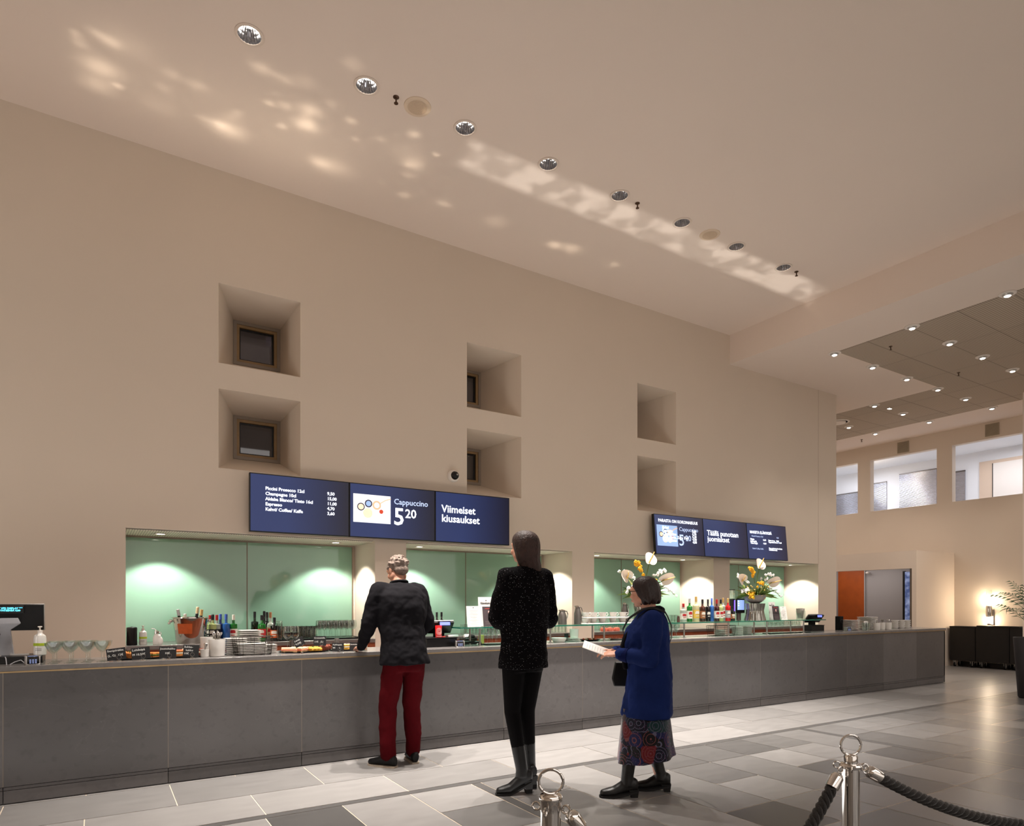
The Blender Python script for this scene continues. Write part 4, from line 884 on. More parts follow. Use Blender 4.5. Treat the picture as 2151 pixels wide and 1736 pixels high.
t = thing('telephone_handset', 'black handset lying on the counter below the glass shelf', 'telephone', (fb(991, 5.88), 5.88, ZT), R(-25)); q = MB(); q.tube([(-.09, 0, .02), (-.07, 0, .035), (.07, 0, .035), (.09, 0, .02)], [.016, .014, .012, .018], 12); q.build('grip', M['black'], t); q = MB(); q.ell((-.085, 0, .014), (.022, .02, .014)); q.ell((.085, 0, .014), (.022, .02, .014)); q.build('ear_cups', M['black'], t)
for (dx, w_, lb) in ((890, 'grey keyboard tray with papers on the cash register behind the man', 'x'),): pass
single(MB().box((-.06, -.04, 0), (.06, .03, .018)), 'note_pad', M['paper'], 'white note pad on the middle cash register beside the red can', 'note pad', (fb(948, 5.93), 5.93, ZT+.093), R(8), None, .002)
single(MB().box((-.02, -.012, 0), (.02, .012, .012)), 'red_clip_box', RED, 'small red box beside the note pad on the middle cash register', 'box', (fb(931, 5.86), 5.86, ZT+.0925), R(5), None, .002)
t = thing('speaker_box', 'small black loudspeaker box standing behind the far card reader', 'loudspeaker', (fb(1763, 6.12), 6.12, ZT+.0)); MB().box((-.05, -.04, 0), (.05, .04, .22)).build('speaker_body', M['blackmatte'], t, bevel=.004)
q = MB(); q.lathe([(.034, 0), (.03, .004), (.012, -.002), (0, .002)], 24, rot=Matrix.Rotation(R(90), 3, 'X'), o=(0, -.0405, .14)); q.build('speaker_cone', M['black'], t)

# chalk signs in ring clips
def sign(px, y, wd, hg, lines, lb, tall=0, roll=0, yaw=0):
    t = thing('price_sign', lb, 'sign', (fb(px, y), y, ZT), R(yaw), 'chalk price signs on the counter')
    MB().lathe([(0, 0), (.017, 0), (.015, .006), (.005, .011), (0, .012)], 18).build('clip_base', M['chrome'], t)
    zc = .028 + tall
    q = MB()
    if tall: q.tube([(0, 0, .01), (0, 0, zc-.012)], .0018, 6)
    q.tube([(.014*cos(2*pi*k/20), -.004, zc+.002+.014*sin(2*pi*k/20)) for k in range(20)], .0014, 6, closed=True); q.build('ring_clip', M['chrome'], t)
    b = MB().box((-wd/2, -.001, .0), (wd/2, .001, hg)).build('board', BK, t); b.location = (-.012, .002, zc-.018+tall*.0); b.rotation_euler = (R(-6), R(roll), 0)
    n = len(lines)
    for i, (s, sz) in enumerate(lines):
        text(s, sz, 'lettering', WTX, b, (-wd/2+.006, -.0022, hg - .016 - (hg-.016)*i/n*.98 - sz*.35), ext=.0003)
sg = [(250, 5.70, .125, .088, [('Sienipiirakka', .021), ('(L, G)  12€', .022)], 'tilted chalk sign reading Sienipiirakka 12€, leftmost sign', 0, -6, 6), (301, 5.70, .125, .088, [('Lohileipä', .024), ('M 10,50€', .022)], 'chalk sign reading Lohileipä, second from the left', 0, -5, 4),
      (356, 5.70, .118, .088, [('Juustokakku', .021), ('     10€', .022)], 'chalk sign reading Juustokakku 10€, third from the left', 0, 2, 0), (404, 5.70, .112, .095, [('Suklaa-', .022), ('  kakku', .022), ('10€', .022)], 'chalk sign reading Suklaakakku 10€ beside the spoon mugs', 0, 4, -4),
      (635, 5.72, .088, .074, [('Leivät', .022), ('9,50€', .022)], 'tilted chalk sign on a tall clip above the sandwiches', .055, -22, 10), (675, 5.84, .112, .085, [('Croissantilla', .019), ('11€   (L)', .022)], 'upright chalk sign on a tall stem behind the pastries', .045, 1, 0),
      (713, 5.72, .105, .072, [('Kakkupala', .02), ('8€      L', .02)], 'chalk sign reading Kakkupala 8€, left of the layered cake', 0, 2, 0), (749, 5.72, .102, .070, [('Juustokakku', .018), ('       10€', .02)], 'chalk sign reading Juustokakku 10€ beside the open bottle', 0, 3, 0)]
for s in sg: sign(*s)

# food on trays
toast = mat('toasted bread', (206, 128, 62), .8, noise=(26, .35), bump=(60, .6)); bread = mat('soft bread', (232, 190, 140), .8, noise=(18, .12), bump=(70, .4)); cheese = mat('yellow pastry', (226, 168, 60), .7, noise=(30, .3), bump=(60, .5)); choc = mat('brown cake', (128, 62, 42), .7, noise=(34, .4), bump=(50, .7)); herb = mat('green herbs', (70, 96, 30), .7, noise=(40, .4)); salmon = mat('pink filling', (224, 120, 96), .6, noise=(30, .25)); cream = mat('cream filling', (240, 226, 196), .6, noise=(20, .05))
def tray(px0, px1, y0, y1, lb, oval=False):
    x0, x1 = fb(px0, (y0+y1)/2), fb(px1, (y0+y1)/2); q = MB()
    n = 32; cx, cy, a, b = (x0+x1)/2, (y0+y1)/2, (x1-x0)/2, (y1-y0)/2; e = .5 if not oval else .8
    rg = lambda s, z: [(cx + a*s*math.copysign(abs(cos(2*pi*k/n))**e, cos(2*pi*k/n)), cy + b*s*math.copysign(abs(sin(2*pi*k/n))**e, sin(2*pi*k/n)), ZT+z) for k in range(n)]
    q.rings([rg(.8, .001), rg(.95, .006), rg(1, .012), rg(.97, .013), rg(.84, .006)]); return single(q, 'serving_tray', M['black'], lb, 'tray', (0, 0, 0), 0, 'black serving trays')
tray(236, 297, 5.76, 6.02, 'black tray with mushroom pies, leftmost of the trays'); tray(299, 342, 5.78, 6.02, 'black tray with salmon sandwiches, second from the left'); tray(344, 424, 5.76, 6.02, 'black tray with cakes behind the third and fourth chalk signs'); tray(586, 690, 5.78, 6.04, 'long black tray heaped with sandwich wedges and pastries', True); tray(692, 766, 5.80, 6.04, 'black tray with layered cakes behind the two right chalk signs')
rr = random.Random(11); ZF = ZT+.0075
def wedge(px, y, rz, s=1.0, lb='', m=None, grp='sandwich wedges', lift=0):
    t = thing('sandwich_wedge', lb, 'sandwich', (fb(px, y), y, ZF+lift), R(rz), grp); P_ = [(-.06*s, -.035*s), (.06*s, -.035*s), (0, .055*s)]
    for k, (z0, z1, mm, nm) in enumerate(((0, .014, m or bread, 'bread_slice'), (.014, .022, salmon if m is None else herb, 'filling'), (.022, .036, m or bread, 'bread_slice'))):
        g = 1.0 if nm == 'bread_slice' else 1.06
        MB().rings([[(a*g, b*g, z0) for a, b in P_], [(a*g, b*g, z1) for a, b in P_]], sm=False).build(nm, mm, t, bevel=.003)
wl = ['left end', 'second from the left', 'middle', 'front right', 'right end, pointing to us']
for k, (px, y, rz, lf_) in enumerate(((599, 5.91, 20, 0), (612, 5.84, -30, .037), (619, 5.96, 10, 0), (632, 5.84, 50, .0), (640, 5.94, -15, .037))): wedge(px, y, rz, 1.0, 'soft white sandwich wedge on the long tray, ' + wl[k], lift=lf_ if lf_ == 0 else 0.0)
def bun(px, y, r, m, lb, cat, name, grp, h=.035, topm=None):
    t = thing(name, lb, cat, (fb(px, y), y, ZF), R(rr.uniform(0, 180)), grp)
    q = MB(); q.lathe([(0, 0), (r*.85, 0), (r, h*.3), (r*.95, h*.75), (r*.5, h), (0, h)], 12, sq=.75); q.build('crust', m, t)
    q = MB(); [q.ell((rr.uniform(-.5, .5)*r, rr.uniform(-.4, .4)*r, h*.97), (.008, .006, .005), 6, 4) for _ in range(6)]; q.build('topping', topm or herb, t); return t
for k, (px, y, lb) in enumerate(((655, 5.86, 'front left'), (663, 5.93, 'back'), (668, 5.83, 'front right'), (651, 5.95, 'far left'))): bun(px, y, .04, cheese, 'yellow cheese pastry on the long tray, ' + lb, 'pastry', 'cheese_pastry', 'cheese pastries')
for k, (px, y, lb) in enumerate(((680, 5.88, 'left'), (688, 5.93, 'right'))): bun(px, y, .04, choc, 'brown chocolate pastry at the right end of the long tray, %s one' % lb, 'pastry', 'chocolate_pastry', 'brown pastries', .05, choc)
for k, (px, y, lb) in enumerate(((243, 5.86, 'left'), (258, 5.93, 'middle'), (276, 5.88, 'right'), (284, 5.95, 'back right'))): bun(px, y, .05, toast, 'toasted mushroom pie behind the leftmost chalk sign, ' + lb + ' one', 'pie', 'mushroom_pie', 'mushroom pies', .05)
for k, (px, y, rz, lb) in enumerate(((309, 5.9, 10, 'left'), (326, 5.9, 40, 'right'))): wedge(px, y, rz, .95, 'toasted salmon sandwich between the second and third signs, %s one' % lb, toast, 'salmon sandwiches')
def cake(px, y, lb, base, top, grp):
    t = thing('cake_slice', lb, 'cake', (fb(px, y), y, ZF), R(rr.uniform(-15, 15)), grp)
    for (z0, z1, m, nm) in ((0, .018, base, 'cake_base'), (.018, .032, cream, 'cream_layer'), (.032, .046, base, 'cake_layer')): MB().box((-.032, -.028, z0), (.032, .028, z1)).build(nm, m, t, bevel=.003)
    q = MB(); [q.ell((rr.uniform(-.025, .025), rr.uniform(-.02, .02), .048), (.008, .008, .005), 7, 4) for _ in range(8)]; q.build('topping', top, t)
for (px, y, lb, b_, tp) in ((350, 5.92, 'cheesecake slice behind the Juustokakku sign, left one', cheese, cream), (376, 5.88, 'orange topped cake slice between the third and fourth signs', toast, salmon), (384, 5.97, 'cake slice behind the Suklaakakku sign, left one', choc, cream), (417, 5.93, 'dark cake slice right of the Suklaakakku sign', choc, choc),
    (729, 5.90, 'layered cream cake slice between the two right signs', cheese, cream), (706, 5.95, 'brown cake slice behind the Kakkupala sign', choc, choc), (752, 5.95, 'cheesecake slice behind the rightmost chalk sign', cheese, cream)): cake(px, y, lb, b_, tp, 'cake slices')

# mugs, plates, basket
def mug(px, y, r, h, z, lb, grp, spoons=0, name='mug', handle=True, hx=1):
    t = thing(name, lb, 'mug', (fb(px, y), y, z), 0, grp)
    MB().lathe([(0, 0), (r*.8, 0), (r*.9, .004), (r, h*.95), (r, h), (r*.93, h), (r*.84, .008), (0, .008)], 26, cap1=False).build('cup', M['porcelain'], t)
    if handle: MB().tube([(hx*r*.9, 0, h*.8), (hx*(r+.018), 0, h*.78), (hx*(r+.024), 0, h*.5), (hx*(r+.016), 0, h*.25), (hx*r*.88, 0, h*.22)], .0045, 8).build('handle', M['porcelain'], t)
    return t
def spoons(px, y, z, r, n, ln, lb, grp):
    c = (fb(px, y), y)
    for k in range(n):
        a = rr.uniform(0, 2*pi); rd = r*rr.uniform(.2, .85); tx = Vector((c[0]+cos(a)*rd, c[1]+sin(a)*rd*.8, z+ln)); b = Vector((c[0]-cos(a)*rd*.3, c[1]-sin(a)*rd*.3, z+.012)); d = (tx-b).normalized(); sd = d.cross(Vector((0, 1, .2))).normalized()
        q = MB(); q.tube([b, b.lerp(tx, .5), tx-d*.03, tx-d*.018, tx-d*.006, tx], [.0022, .0022, .0024, .006, .0075, .003], 6)
        single(q, 'teaspoon', M['steel'], lb, 'spoon', (0, 0, 0), 0, grp)
mug(430, 5.78, .034, .062, ZT, 'small white pot with silver spoons beside the larger spoon mug', 'white spoon pots', handle=False, name='spoon_pot'); spoons(430, 5.78, ZT+.01, .026, 5, .10, 'teaspoon standing in the small white pot', 'spoons in the small pot')
mug(456, 5.80, .064, .14, ZT, 'large white pot full of silver spoons left of the plates', 'white spoon pots', handle=False, name='spoon_pot'); spoons(456, 5.80, ZT+.05, .054, 16, .145, 'silver spoon standing in the large white pot', 'spoons in the large pot')
mug(434, 5.98, .05, .15, ZT, 'tall white pot half hidden behind the two spoon pots', 'white spoon pots', handle=False, name='spoon_pot')
def plates(px, y, w_, n, th, z, lb, grp, sq=True, name='square_plate', rz=0, cat='plate'):
    for k in range(n):
        q = MB(); h = w_/2
        if sq: q.rings([[(-h*.7, -h*.7, 0), (h*.7, -h*.7, 0), (h*.7, h*.7, 0), (-h*.7, h*.7, 0)], [(-h, -h, th*.55), (h, -h, th*.55), (h, h, th*.55), (-h, h, th*.55)], [(-h, -h, th*.85), (h, -h, th*.85), (h, h, th*.85), (-h, h, th*.85)]], sm=False)
        else: q.lathe([(0, 0), (h*.6, 0), (h, th*.6), (h, th*.85), (h*.6, th*.3), (0, th*.3)], 28)
        single(q, name, M['porcelain'], lb, cat, (fb(px, y), y, z+k*th), R(rz + rr.uniform(-1.5, 1.5)), grp)
plates(494, 5.94, .16, 9, .0155, ZT, 'white square plate in the left stack behind the wire basket', 'left stack of square plates'); plates(522, 6.04, .17, 13, .0155, ZT, 'white square plate in the tallest stack behind the wire basket', 'tallest stack of square plates', rz=2)
plates(562, 5.96, .13, 7, .011, ZT, 'white napkin in the pile at the right of the wire basket', 'napkins right of the basket', True, 'napkin', 3, 'napkin')
def basket(px0, px1, y0, y1, h, z, lb, nap=True):
    x0, x1 = fb(px0, (y0+y1)/2), fb(px1, (y0+y1)/2)
    t = thing('wire_basket', lb, 'basket', ((x0+x1)/2, (y0+y1)/2, z), 0, 'wire baskets'); a, b = (x1-x0)/2, (y1-y0)/2; q = MB(); n = 24
    rg = lambda s, zz: [(a*s*math.copysign(abs(cos(2*pi*k/n))**.4, cos(2*pi*k/n)), b*s*math.copysign(abs(sin(2*pi*k/n))**.4, sin(2*pi*k/n)), zz) for k in range(n)]
    for j in range(6): q.tube(rg(.90+.10*j/5, .003+h*j/5), .0017 if j < 5 else .003, 5, closed=True)
    A, B = rg(.90, .003), rg(1, .003+h)
    for k in range(0, n): q.tube([A[k], B[k]], .0013, 4)
    for k in range(1, n//2, 1): q.tube([A[k], A[n-k]], .0013, 4)
    q.build('wire_frame', mat('dark wire', (46, 40, 36), .4, .7, noise=(40, .1)), t); return t
basket(488, 572, 5.73, 5.88, .15, ZT, 'black wire basket with white napkins in front of the square plates')
for (px, lb) in ((514, 'left'), (543, 'right')):
    plates(px, 5.805, .115, 7, .0128, ZT+.008, 'folded white napkin in the %s pile inside the left wire basket' % lb, 'napkins in the %s pile of the left basket' % lb, True, 'napkin', 0, 'napkin')

# glass shelf on steel posts
def shelf(px0, px1, posts, lb, grp='glass shelves on the counter'):
    x0, x1 = fb(px0, 5.75), fb(px1, 5.75); t = thing('glass_shelf', lb, 'shelf', (x0, 5.75, ZT), 0, grp); L = x1-x0
    MB().box((0, 0, SZ-ZT-.013), (L, .28, SZ-ZT-.001)).build('glass_plate', M['shelfglass'], t)
    MB().box((0, -.0015, SZ-ZT-.0125), (L, -.0003, SZ-ZT-.0015)).build('front_edge', M['glassedge'], t); MB().box((-.0015, 0, SZ-ZT-.0125), (-.0003, .28, SZ-ZT-.0015)).build('side_edge', M['glassedge'], t); MB().box((L+.0003, 0, SZ-ZT-.0125), (L+.0015, .28, SZ-ZT-.0015)).build('side_edge', M['glassedge'], t)
    for p in posts:
        for (yy, dx) in ((.03, 0), (.24, 0)):
            x = fb(p, 5.78)-x0; MB().lathe([(0, 0), (.026, 0), (.026, .004), (.010, .006), (.010, SZ-ZT-.018), (.018, SZ-ZT-.015), (0, SZ-ZT-.0135)], 18, o=(x, yy, 0)).build('post', M['steel'], t)
    return t
shelf(967, 1136, (1008, 1100), 'clear glass shelf on steel posts holding the menu cards, left of the three'); shelf(1153, 1419, (1156, 1269), 'long clear glass shelf on steel posts carrying the cups and thermos jugs'); shelf(1421, 1735, (1437, 1530, 1611, 1688), 'long clear glass shelf on steel posts carrying the bottles and flowers, rightmost')

# menu cards
def card(px, y, w_, h, lb, dark=False, lean=8, yaw=0, head=None, grp='menu cards', z=SZ):
    t = thing('menu_card', lb, 'menu', (fb(px, y), y, z), R(yaw), grp); t.rotation_euler.x = R(-lean)
    MB().box((-w_/2, -.001, 0), (w_/2, .001, h)).build('card', mat('dark menu print', (70, 58, 62), .6, noise=(14, .15)) if dark else M['paper'], t)
    q = MB()
    if dark:
        q.ell((0, -.002, h*.72), (.011, .001, .014), 12, 6); q.ell((.002, -.002, h*.62), (.007, .001, .008), 10, 6); q.build('picture', mat('pink flower print', (226, 176, 168), .6, noise=(60, .2)), t); MB().box((-w_*.3, -.0018, h*.88), (w_*.3, -.001, h*.91)).build('heading', RED, t)
        q = MB(); [q.box((-w_*.35, -.0018, h*(.1+.05*i)), (w_*.3, -.001, h*(.1+.05*i)+.002)) for i in range(4)]; q.build('print_lines', mat('faint print', (120, 104, 104), .7, noise=(30, .1)), t)
    elif head: text(head[0], head[1], 'lettering', INK, t, (0, -.0022, h*head[2]), align='CENTER', ext=.0003, bold=.0008); MB().lathe([(.007, 0), (0, .0006)], 12, rot=RX, o=(0, -.0012, h*.88)).build('crest_print', INK, t)
    else:
        rn = random.Random(int(px)); MB().lathe([(.006, 0), (0, .0006)], 12, rot=RX, o=(0, -.0012, h*.92)).build('crest_print', INK, t)
        for i in range(14): wd = w_*rn.uniform(.3, .8); q.box((-wd/2, -.0015, h*(.08+.053*i)), (wd/2, -.001, h*(.08+.053*i)+.0022))
        q.build('print_lines', mat('grey print', (150, 142, 142), .8, noise=(60, .2)), t)
card(996.5, 5.84, .158, .212, 'white menu card full of small print, left of the woman in black'); card(1029, 5.90, .15, .206, 'dark menu card with a pink flower, half behind the woman in black', True); card(1023, 5.99, .19, .305, 'tall pale card with the heading Käsiohjelma behind the dark menu card', head=('Käsiohjelma', .028, .76), lean=5)
card(1623, 5.96, .11, .255, 'narrow pale card with a printed heading right of the flower vase', head=('Menu & viinit', .016, .80), lean=5, yaw=-12); card(1632, 5.88, .115, .20, 'dark menu card leaning right of the flower vase', True, 10, -14); card(1648, 5.86, .10, .195, 'white printed menu card between the dark card and the napkin glass', lean=12, yaw=-20)
q = thing('napkin_glass', 'square glass holder stuffed with grey folded napkins at the end of the shelf', 'napkin holder', (fb(1682, 5.92), 5.92, SZ))
MB().lathe([(0, 0), (.062, 0), (.068, .13), (.065, .13), (.058, .006), (0, .006)], 4, cap1=False).build('glass_holder', M['glass'], q, rz=R(45))
for i in range(5): MB().box((-.045+.015*i, -.035, .012), (-.034+.015*i, .035, .165), rot=Matrix.Rotation(R(-16+9*i), 3, 'Y') @ Matrix.Rotation(R(20*(i % 2)), 3, 'Z')).build('folded_napkin', mat('grey napkin', (176, 168, 158), .9, noise=(12, .08)), q, bevel=.003)

# thermos jugs and pitcher
def jug(px, y, r, h, lb, grp='steel jugs'):
    t = thing('thermos_jug', lb, 'jug', (fb(px, y), y, SZ), 0, grp)
    MB().lathe([(0, 0), (r, 0), (r*1.02, .01), (r, h*.55), (r*.72, h*.78), (r*.62, h*.84), (r*.66, h*.9)], 26).build('jug_body', M['steel2'], t)
    q = MB(); q.lathe([(r*.7, h*.9), (r*.62, h*.95), (r*.3, h*.98), (0, h)], 20); q.box((-r*.95, -.008, h*.93), (-r*.3, .008, h*.97)); q.build('lid', M['chrome'], t)
    MB().tube([(r*.6, 0, h*.88), (r*1.3, 0, h*.86), (r*1.55, 0, h*.68), (r*1.45, 0, h*.45), (r*1.0, 0, h*.3)], .006, 9).build('handle', M['chrome'], t)
jug(1213.5, 5.92, .042, .215, 'slim steel thermos jug beside the cups on the glass shelf'); jug(1181, 5.94, .05, .17, 'round steel milk jug right behind the woman in black'); jug(1312, 5.98, .04, .25, 'tall steel jug just in front of the face of the woman in blue')

# cups and saucers in two tiers
def cup(px, y, z, lb, grp, r=.044, h=.052, name='coffee_cup', inv=False):
    t = thing(name, lb, 'cup', (fb(px, y), y, z), R(-YAW*0-20), grp)
    MB().lathe([(0, 0), (r*.62, 0), (r*.72, .004), (r*.95, h*.6), (r, h), (r*.95, h), (r*.88, h*.55), (0, .01)], 24, cap1=False).build('bowl', M['porcelain'], t)
    MB().tube([(r*.92, 0, h*.85), (r+.016, 0, h*.84), (r+.022, 0, h*.55), (r+.012, 0, h*.28), (r*.8, 0, h*.25)], .0045, 8).build('handle', M['porcelain'], t)
gq = 'coffee cups on the glass shelf'; CP = [1229, 1246, 1265, 1287, 1307]
for k in range(5):
    cup(CP[k], 5.88, SZ+.014, 'white coffee cup in the lower row on the glass shelf, %s from the left' % ORD[k], gq)
    if k < 5: cup(CP[k]+1, 5.88, SZ+.082, 'white coffee cup in the upper row of the cup stack, %s from the left' % ORD[k], gq)
x0, x1 = fb(1221, 5.88), fb(1318, 5.88)
single(MB().box((x0, 5.78, SZ+.001), (x1, 5.99, SZ+.013)), 'cup_board', M['porcelain'], 'white serving board under the lower row of coffee cups', 'board', (0, 0, 0), 0, 'white boards between the cups', .003); single(MB().box((x0+.02, 5.80, SZ+.0675), (x1-.02, 5.97, SZ+.0805)), 'cup_board', M['porcelain'], 'white serving board between the lower and upper rows of coffee cups', 'board', (0, 0, 0), 0, 'white boards between the cups', .003)
cup(1327, 5.86, SZ, 'single white cup at the right end of the cup rows, by the woman in blue', gq)
for k, px in enumerate((1408, 1414, 1420)): glass('tumbler', (fb(px, 5.95), 5.95, SZ), 'small clear tumbler on the glass shelf behind the woman in blue', 'tumblers on the glass shelf')
single(MB().lathe([(0, 0), (.018, 0), (.018, .05), (.014, .06), (.016, .075), (0, .08)], 14), 'pepper_mill', mat('brown mill', (70, 44, 36), .5, noise=(9, .1)), 'small brown shaker left of the bottles on the glass shelf', 'shaker', (fb(1425, 5.86), 5.86, SZ))

# below the shelves
gf = 'champagne flutes under the left shelf'
for k, (px, y) in enumerate([(1024, 5.85), (1034, 5.85), (1044, 5.85), (1054, 5.85), (1030, 5.92), (1041, 5.92)]): glass('flute', (fb(px, y), y, ZT+.0105), 'champagne flute on the black tray under the left glass shelf', gf, None, .93)
x0, x1 = fb(1016, 5.9), fb(1090, 5.9); single(MB().box((x0, 5.815, ZT+.001), (x1, 5.955, ZT+.010)), 'glass_tray', M['blackmatte'], 'black tray under the champagne flutes left of the woman in black', 'tray', (0, 0, 0), 0, None, .003)
single(MB().box((-.018, -.03, 0), (.018, .03, .10)), 'yellow_carton', mat('pale yellow carton', (206, 204, 110), .6, noise=(14, .08)), 'pale yellow carton behind the posts of the left glass shelf', 'carton', (fb(1011, 5.97), 5.97, ZT), 0, None, .003)
single(MB().lathe([(0, 0), (.06, 0), (.082, .035), (.084, .05), (.078, .05), (.056, .008), (0, .008)], 30, cap1=False), 'white_dish', M['porcelain'], 'low round white dish under the glass shelf right of the woman in black', 'dish', (fb(1174, 5.86), 5.86, ZT))
mug(1206, 5.92, .052, .10, ZT+.04, 'large grey white pot standing on the folded napkins under the shelf', 'white pots', handle=False, name='white_pot')
plates(1204, 5.92, .115, 4, .0098, ZT, 'folded white napkin under the large pot below the shelf', 'napkins under the pot', True, 'napkin', 0, 'napkin')
single(MB().box((-.028, -.002, 0), (.028, .002, .085), rot=Matrix.Rotation(R(-8), 3, 'X')), 'price_list', BK, 'small black price list standing left of the large white pot', 'sign', (fb(1190, 6.0), 6.0, ZT+.0005))
for (pa, pb, lb, g_) in ((1216, 1262, 'oval plate of green and cream canapés under the glass shelf', 0), (1276, 1322, 'oval plate of pink canapés beside the woman in blue', 1)):
    cx = fb((pa+pb)/2, 5.9); t = single(MB().lathe([(0, 0), (.10, 0), (.135, .016), (.138, .018), (.10, .008), (0, .008)], 32, sq=.72), 'canape_plate', M['black'] if g_ == 0 else M['porcelain'], lb, 'plate', (cx, 5.90, ZT), 0, 'canapé plates')
    for k in range(12):
        a = k*2.4; rd = .09*math.sqrt((k+.5)/12); m = (herb if k % 2 else cream) if g_ == 0 and k < 7 else salmon
        o = single(MB().lathe([(0, 0), (.014, 0), (.016, .01), (.01, .02), (0, .022)], 9), 'canape', m, 'small canapé on the ' + ('dark oval plate left of the shelf posts' if g_ == 0 else 'white oval plate beside the woman in blue'), 'canapé', (cx+cos(a)*rd, 5.90+sin(a)*rd*.7, ZT+.0085), 0, 'canapés on the %s plate' % ('dark' if g_ == 0 else 'white'))
for k, (px, y) in enumerate([(1412, 5.82), (1421, 5.80), (1408, 5.96), (1418, 5.98)]): glass('wine', (fb(px, y), y, ZT), 'large wine glass under the shelf right behind the woman in blue', 'wine glasses behind the woman in blue', None, .87)
basket(1488, 1541, 5.82, 5.95, .13, ZT, 'black wire basket with white napkins under the bottle shelf')
plates(1513, 5.885, .10, 6, .012, ZT+.008, 'white napkin in the wire basket under the bottle shelf', 'napkins in the right basket', True, 'napkin', 4, 'napkin')
plates(1549, 5.90, .105, 9, .0125, ZT, 'white plate in the left stack right of the wire basket', 'left plate stack under the bottle shelf'); plates(1569, 5.94, .105, 9, .0125, ZT, 'white plate in the right stack under the flower vase', 'right plate stack under the bottle shelf')
x0, x1 = fb(1602, 5.95), fb(1686, 5.95); single(MB().box((x0, 5.815, ZT+.001), (x1, 5.955, ZT+.010)), 'glass_tray', M['blackmatte'], 'black tray full of wine glasses under the far end of the shelf', 'tray', (0, 0, 0), 0, None, .003)
for r_ in range(2):
    for k in range(9):
        y = 5.85+r_*.07; px = 1609+k*8.4+r_*4; o = glass('flute', (fb(px, y), y, ZT+.0105), 'stemmed glass on the black tray at the far end of the shelf', 'stemmed glasses at the far end', None, .93)

# far end of the counter: plates, cups and pots
plates(1783.5, 6.04, .225, 8, .0205, ZT, 'large white square plate in the leftmost of the two tall stacks at the far end', 'leftmost tall plate stack at the far end'); plates(1822, 6.06, .225, 10, .0205, ZT, 'large white square plate in the second tall stack at the far end', 'second tall plate stack at the far end', rz=3)
t = thing('cutlery_glass', 'glass jar with paper wrapped cutlery at the far end of the counter', 'jar', (fb(1819, 5.80), 5.80, ZT)); MB().lathe([(0, 0), (.052, 0), (.058, .12), (.056, .12), (.05, .006), (0, .006)], 20, cap1=False).build('glass_jar', M['glass'], t)
for i in range(6): MB().box((-.01, -.004, .008), (.01, .004, .15), rot=Matrix.Rotation(R(-26+10*i), 3, 'Y'), c=(0, 0, .03)).build('wrapped_cutlery', M['paper'], t)
for k, (px, y) in enumerate(((1842, 5.76), (1853, 5.86), (1866, 5.80))):
    mug(px, y, .05, .115, ZT, 'white pot with spoons at the far end of the counter, %s of the three' % ('left', 'middle', 'right')[k], 'white pots at the far end', handle=False, name='spoon_pot')
    spoons(px, y, ZT+.03, .04, 8, .135, 'silver spoon in the %s white pot at the far end' % ('left', 'middle', 'right')[k], 'spoons in the %s far pot' % ('left', 'middle', 'right')[k])
k = 0
for (px, y, n) in ((1880, 5.95, 4), (1893, 5.90, 4), (1905, 5.95, 4)):
    for j in range(n):
        o = single(MB().lathe([(0, 0), (.04, 0), (.062, .035), (.062, .037), (.038, .006), (0, .006)], 22, cap1=False), 'stacked_bowl', M['porcelain'], 'white bowl in the low stacks at the far end beside the kiosk wall, %s stack' % {1880: 'left', 1893: 'middle', 1905: 'right'}[px], 'bowl', (fb(px, y), y, ZT+j*.034), 0, 'bowls in the %s far stack' % {1880: 'left', 1893: 'middle', 1905: 'right'}[px])

# drinks tower and tablet on the shelf
t = thing('drinks_tower', 'tall drinks dispenser tower lit in purple behind the red bottle', 'dispenser', (fb(1538, 6.08), 6.08, SZ))
MB().box((-.022, -.03, 0), (.022, .03, .30)).build('tower_body', M['black'], t, bevel=.003); MB().box((.002, -.034, .02), (.020, -.030, .28)).build('purple_light', mat('purple light strip', (110, 70, 230), .4, emit=(120, 84, 245), strength=1.6), t)
MB().box((-.022, -.03, .30), (.022, .03, .42)).build('glass_top', M['glass'], t); MB().box((-.024, -.032, .42), (.024, .032, .43)).build('top_cap', M['black'], t)
t = thing('tablet', 'black tablet on a stand with a pale blue screen left of the flowers', 'tablet', (fb(1553, 6.06), 6.06, SZ)); MB().box((-.07, -.01, .10), (.105, .01, .30)).build('tablet_case', M['black'], t, bevel=.006)
MB().box((-.052, -.0125, .145), (.088, -.010, .282)).build('tablet_screen', mat('pale blue tablet screen', (150, 176, 230), .3, emit=(140, 166, 226), strength=1.0), t); q = MB(); [q.box((-.04, -.014, .20+.03*i), (-.02, -.0124, .21+.03*i)) or q.box((.0, -.014, .19+.03*i), (.02, -.0124, .205+.03*i)) for i in range(3)]; q.build('screen_icons', WT, t)
q = MB(); q.box((-.03, -.006, 0), (.03, .03, .12)); q.build('tablet_stand', mat('dark taupe', (92, 80, 74), .5, noise=(9, .08)), t, bevel=.004)

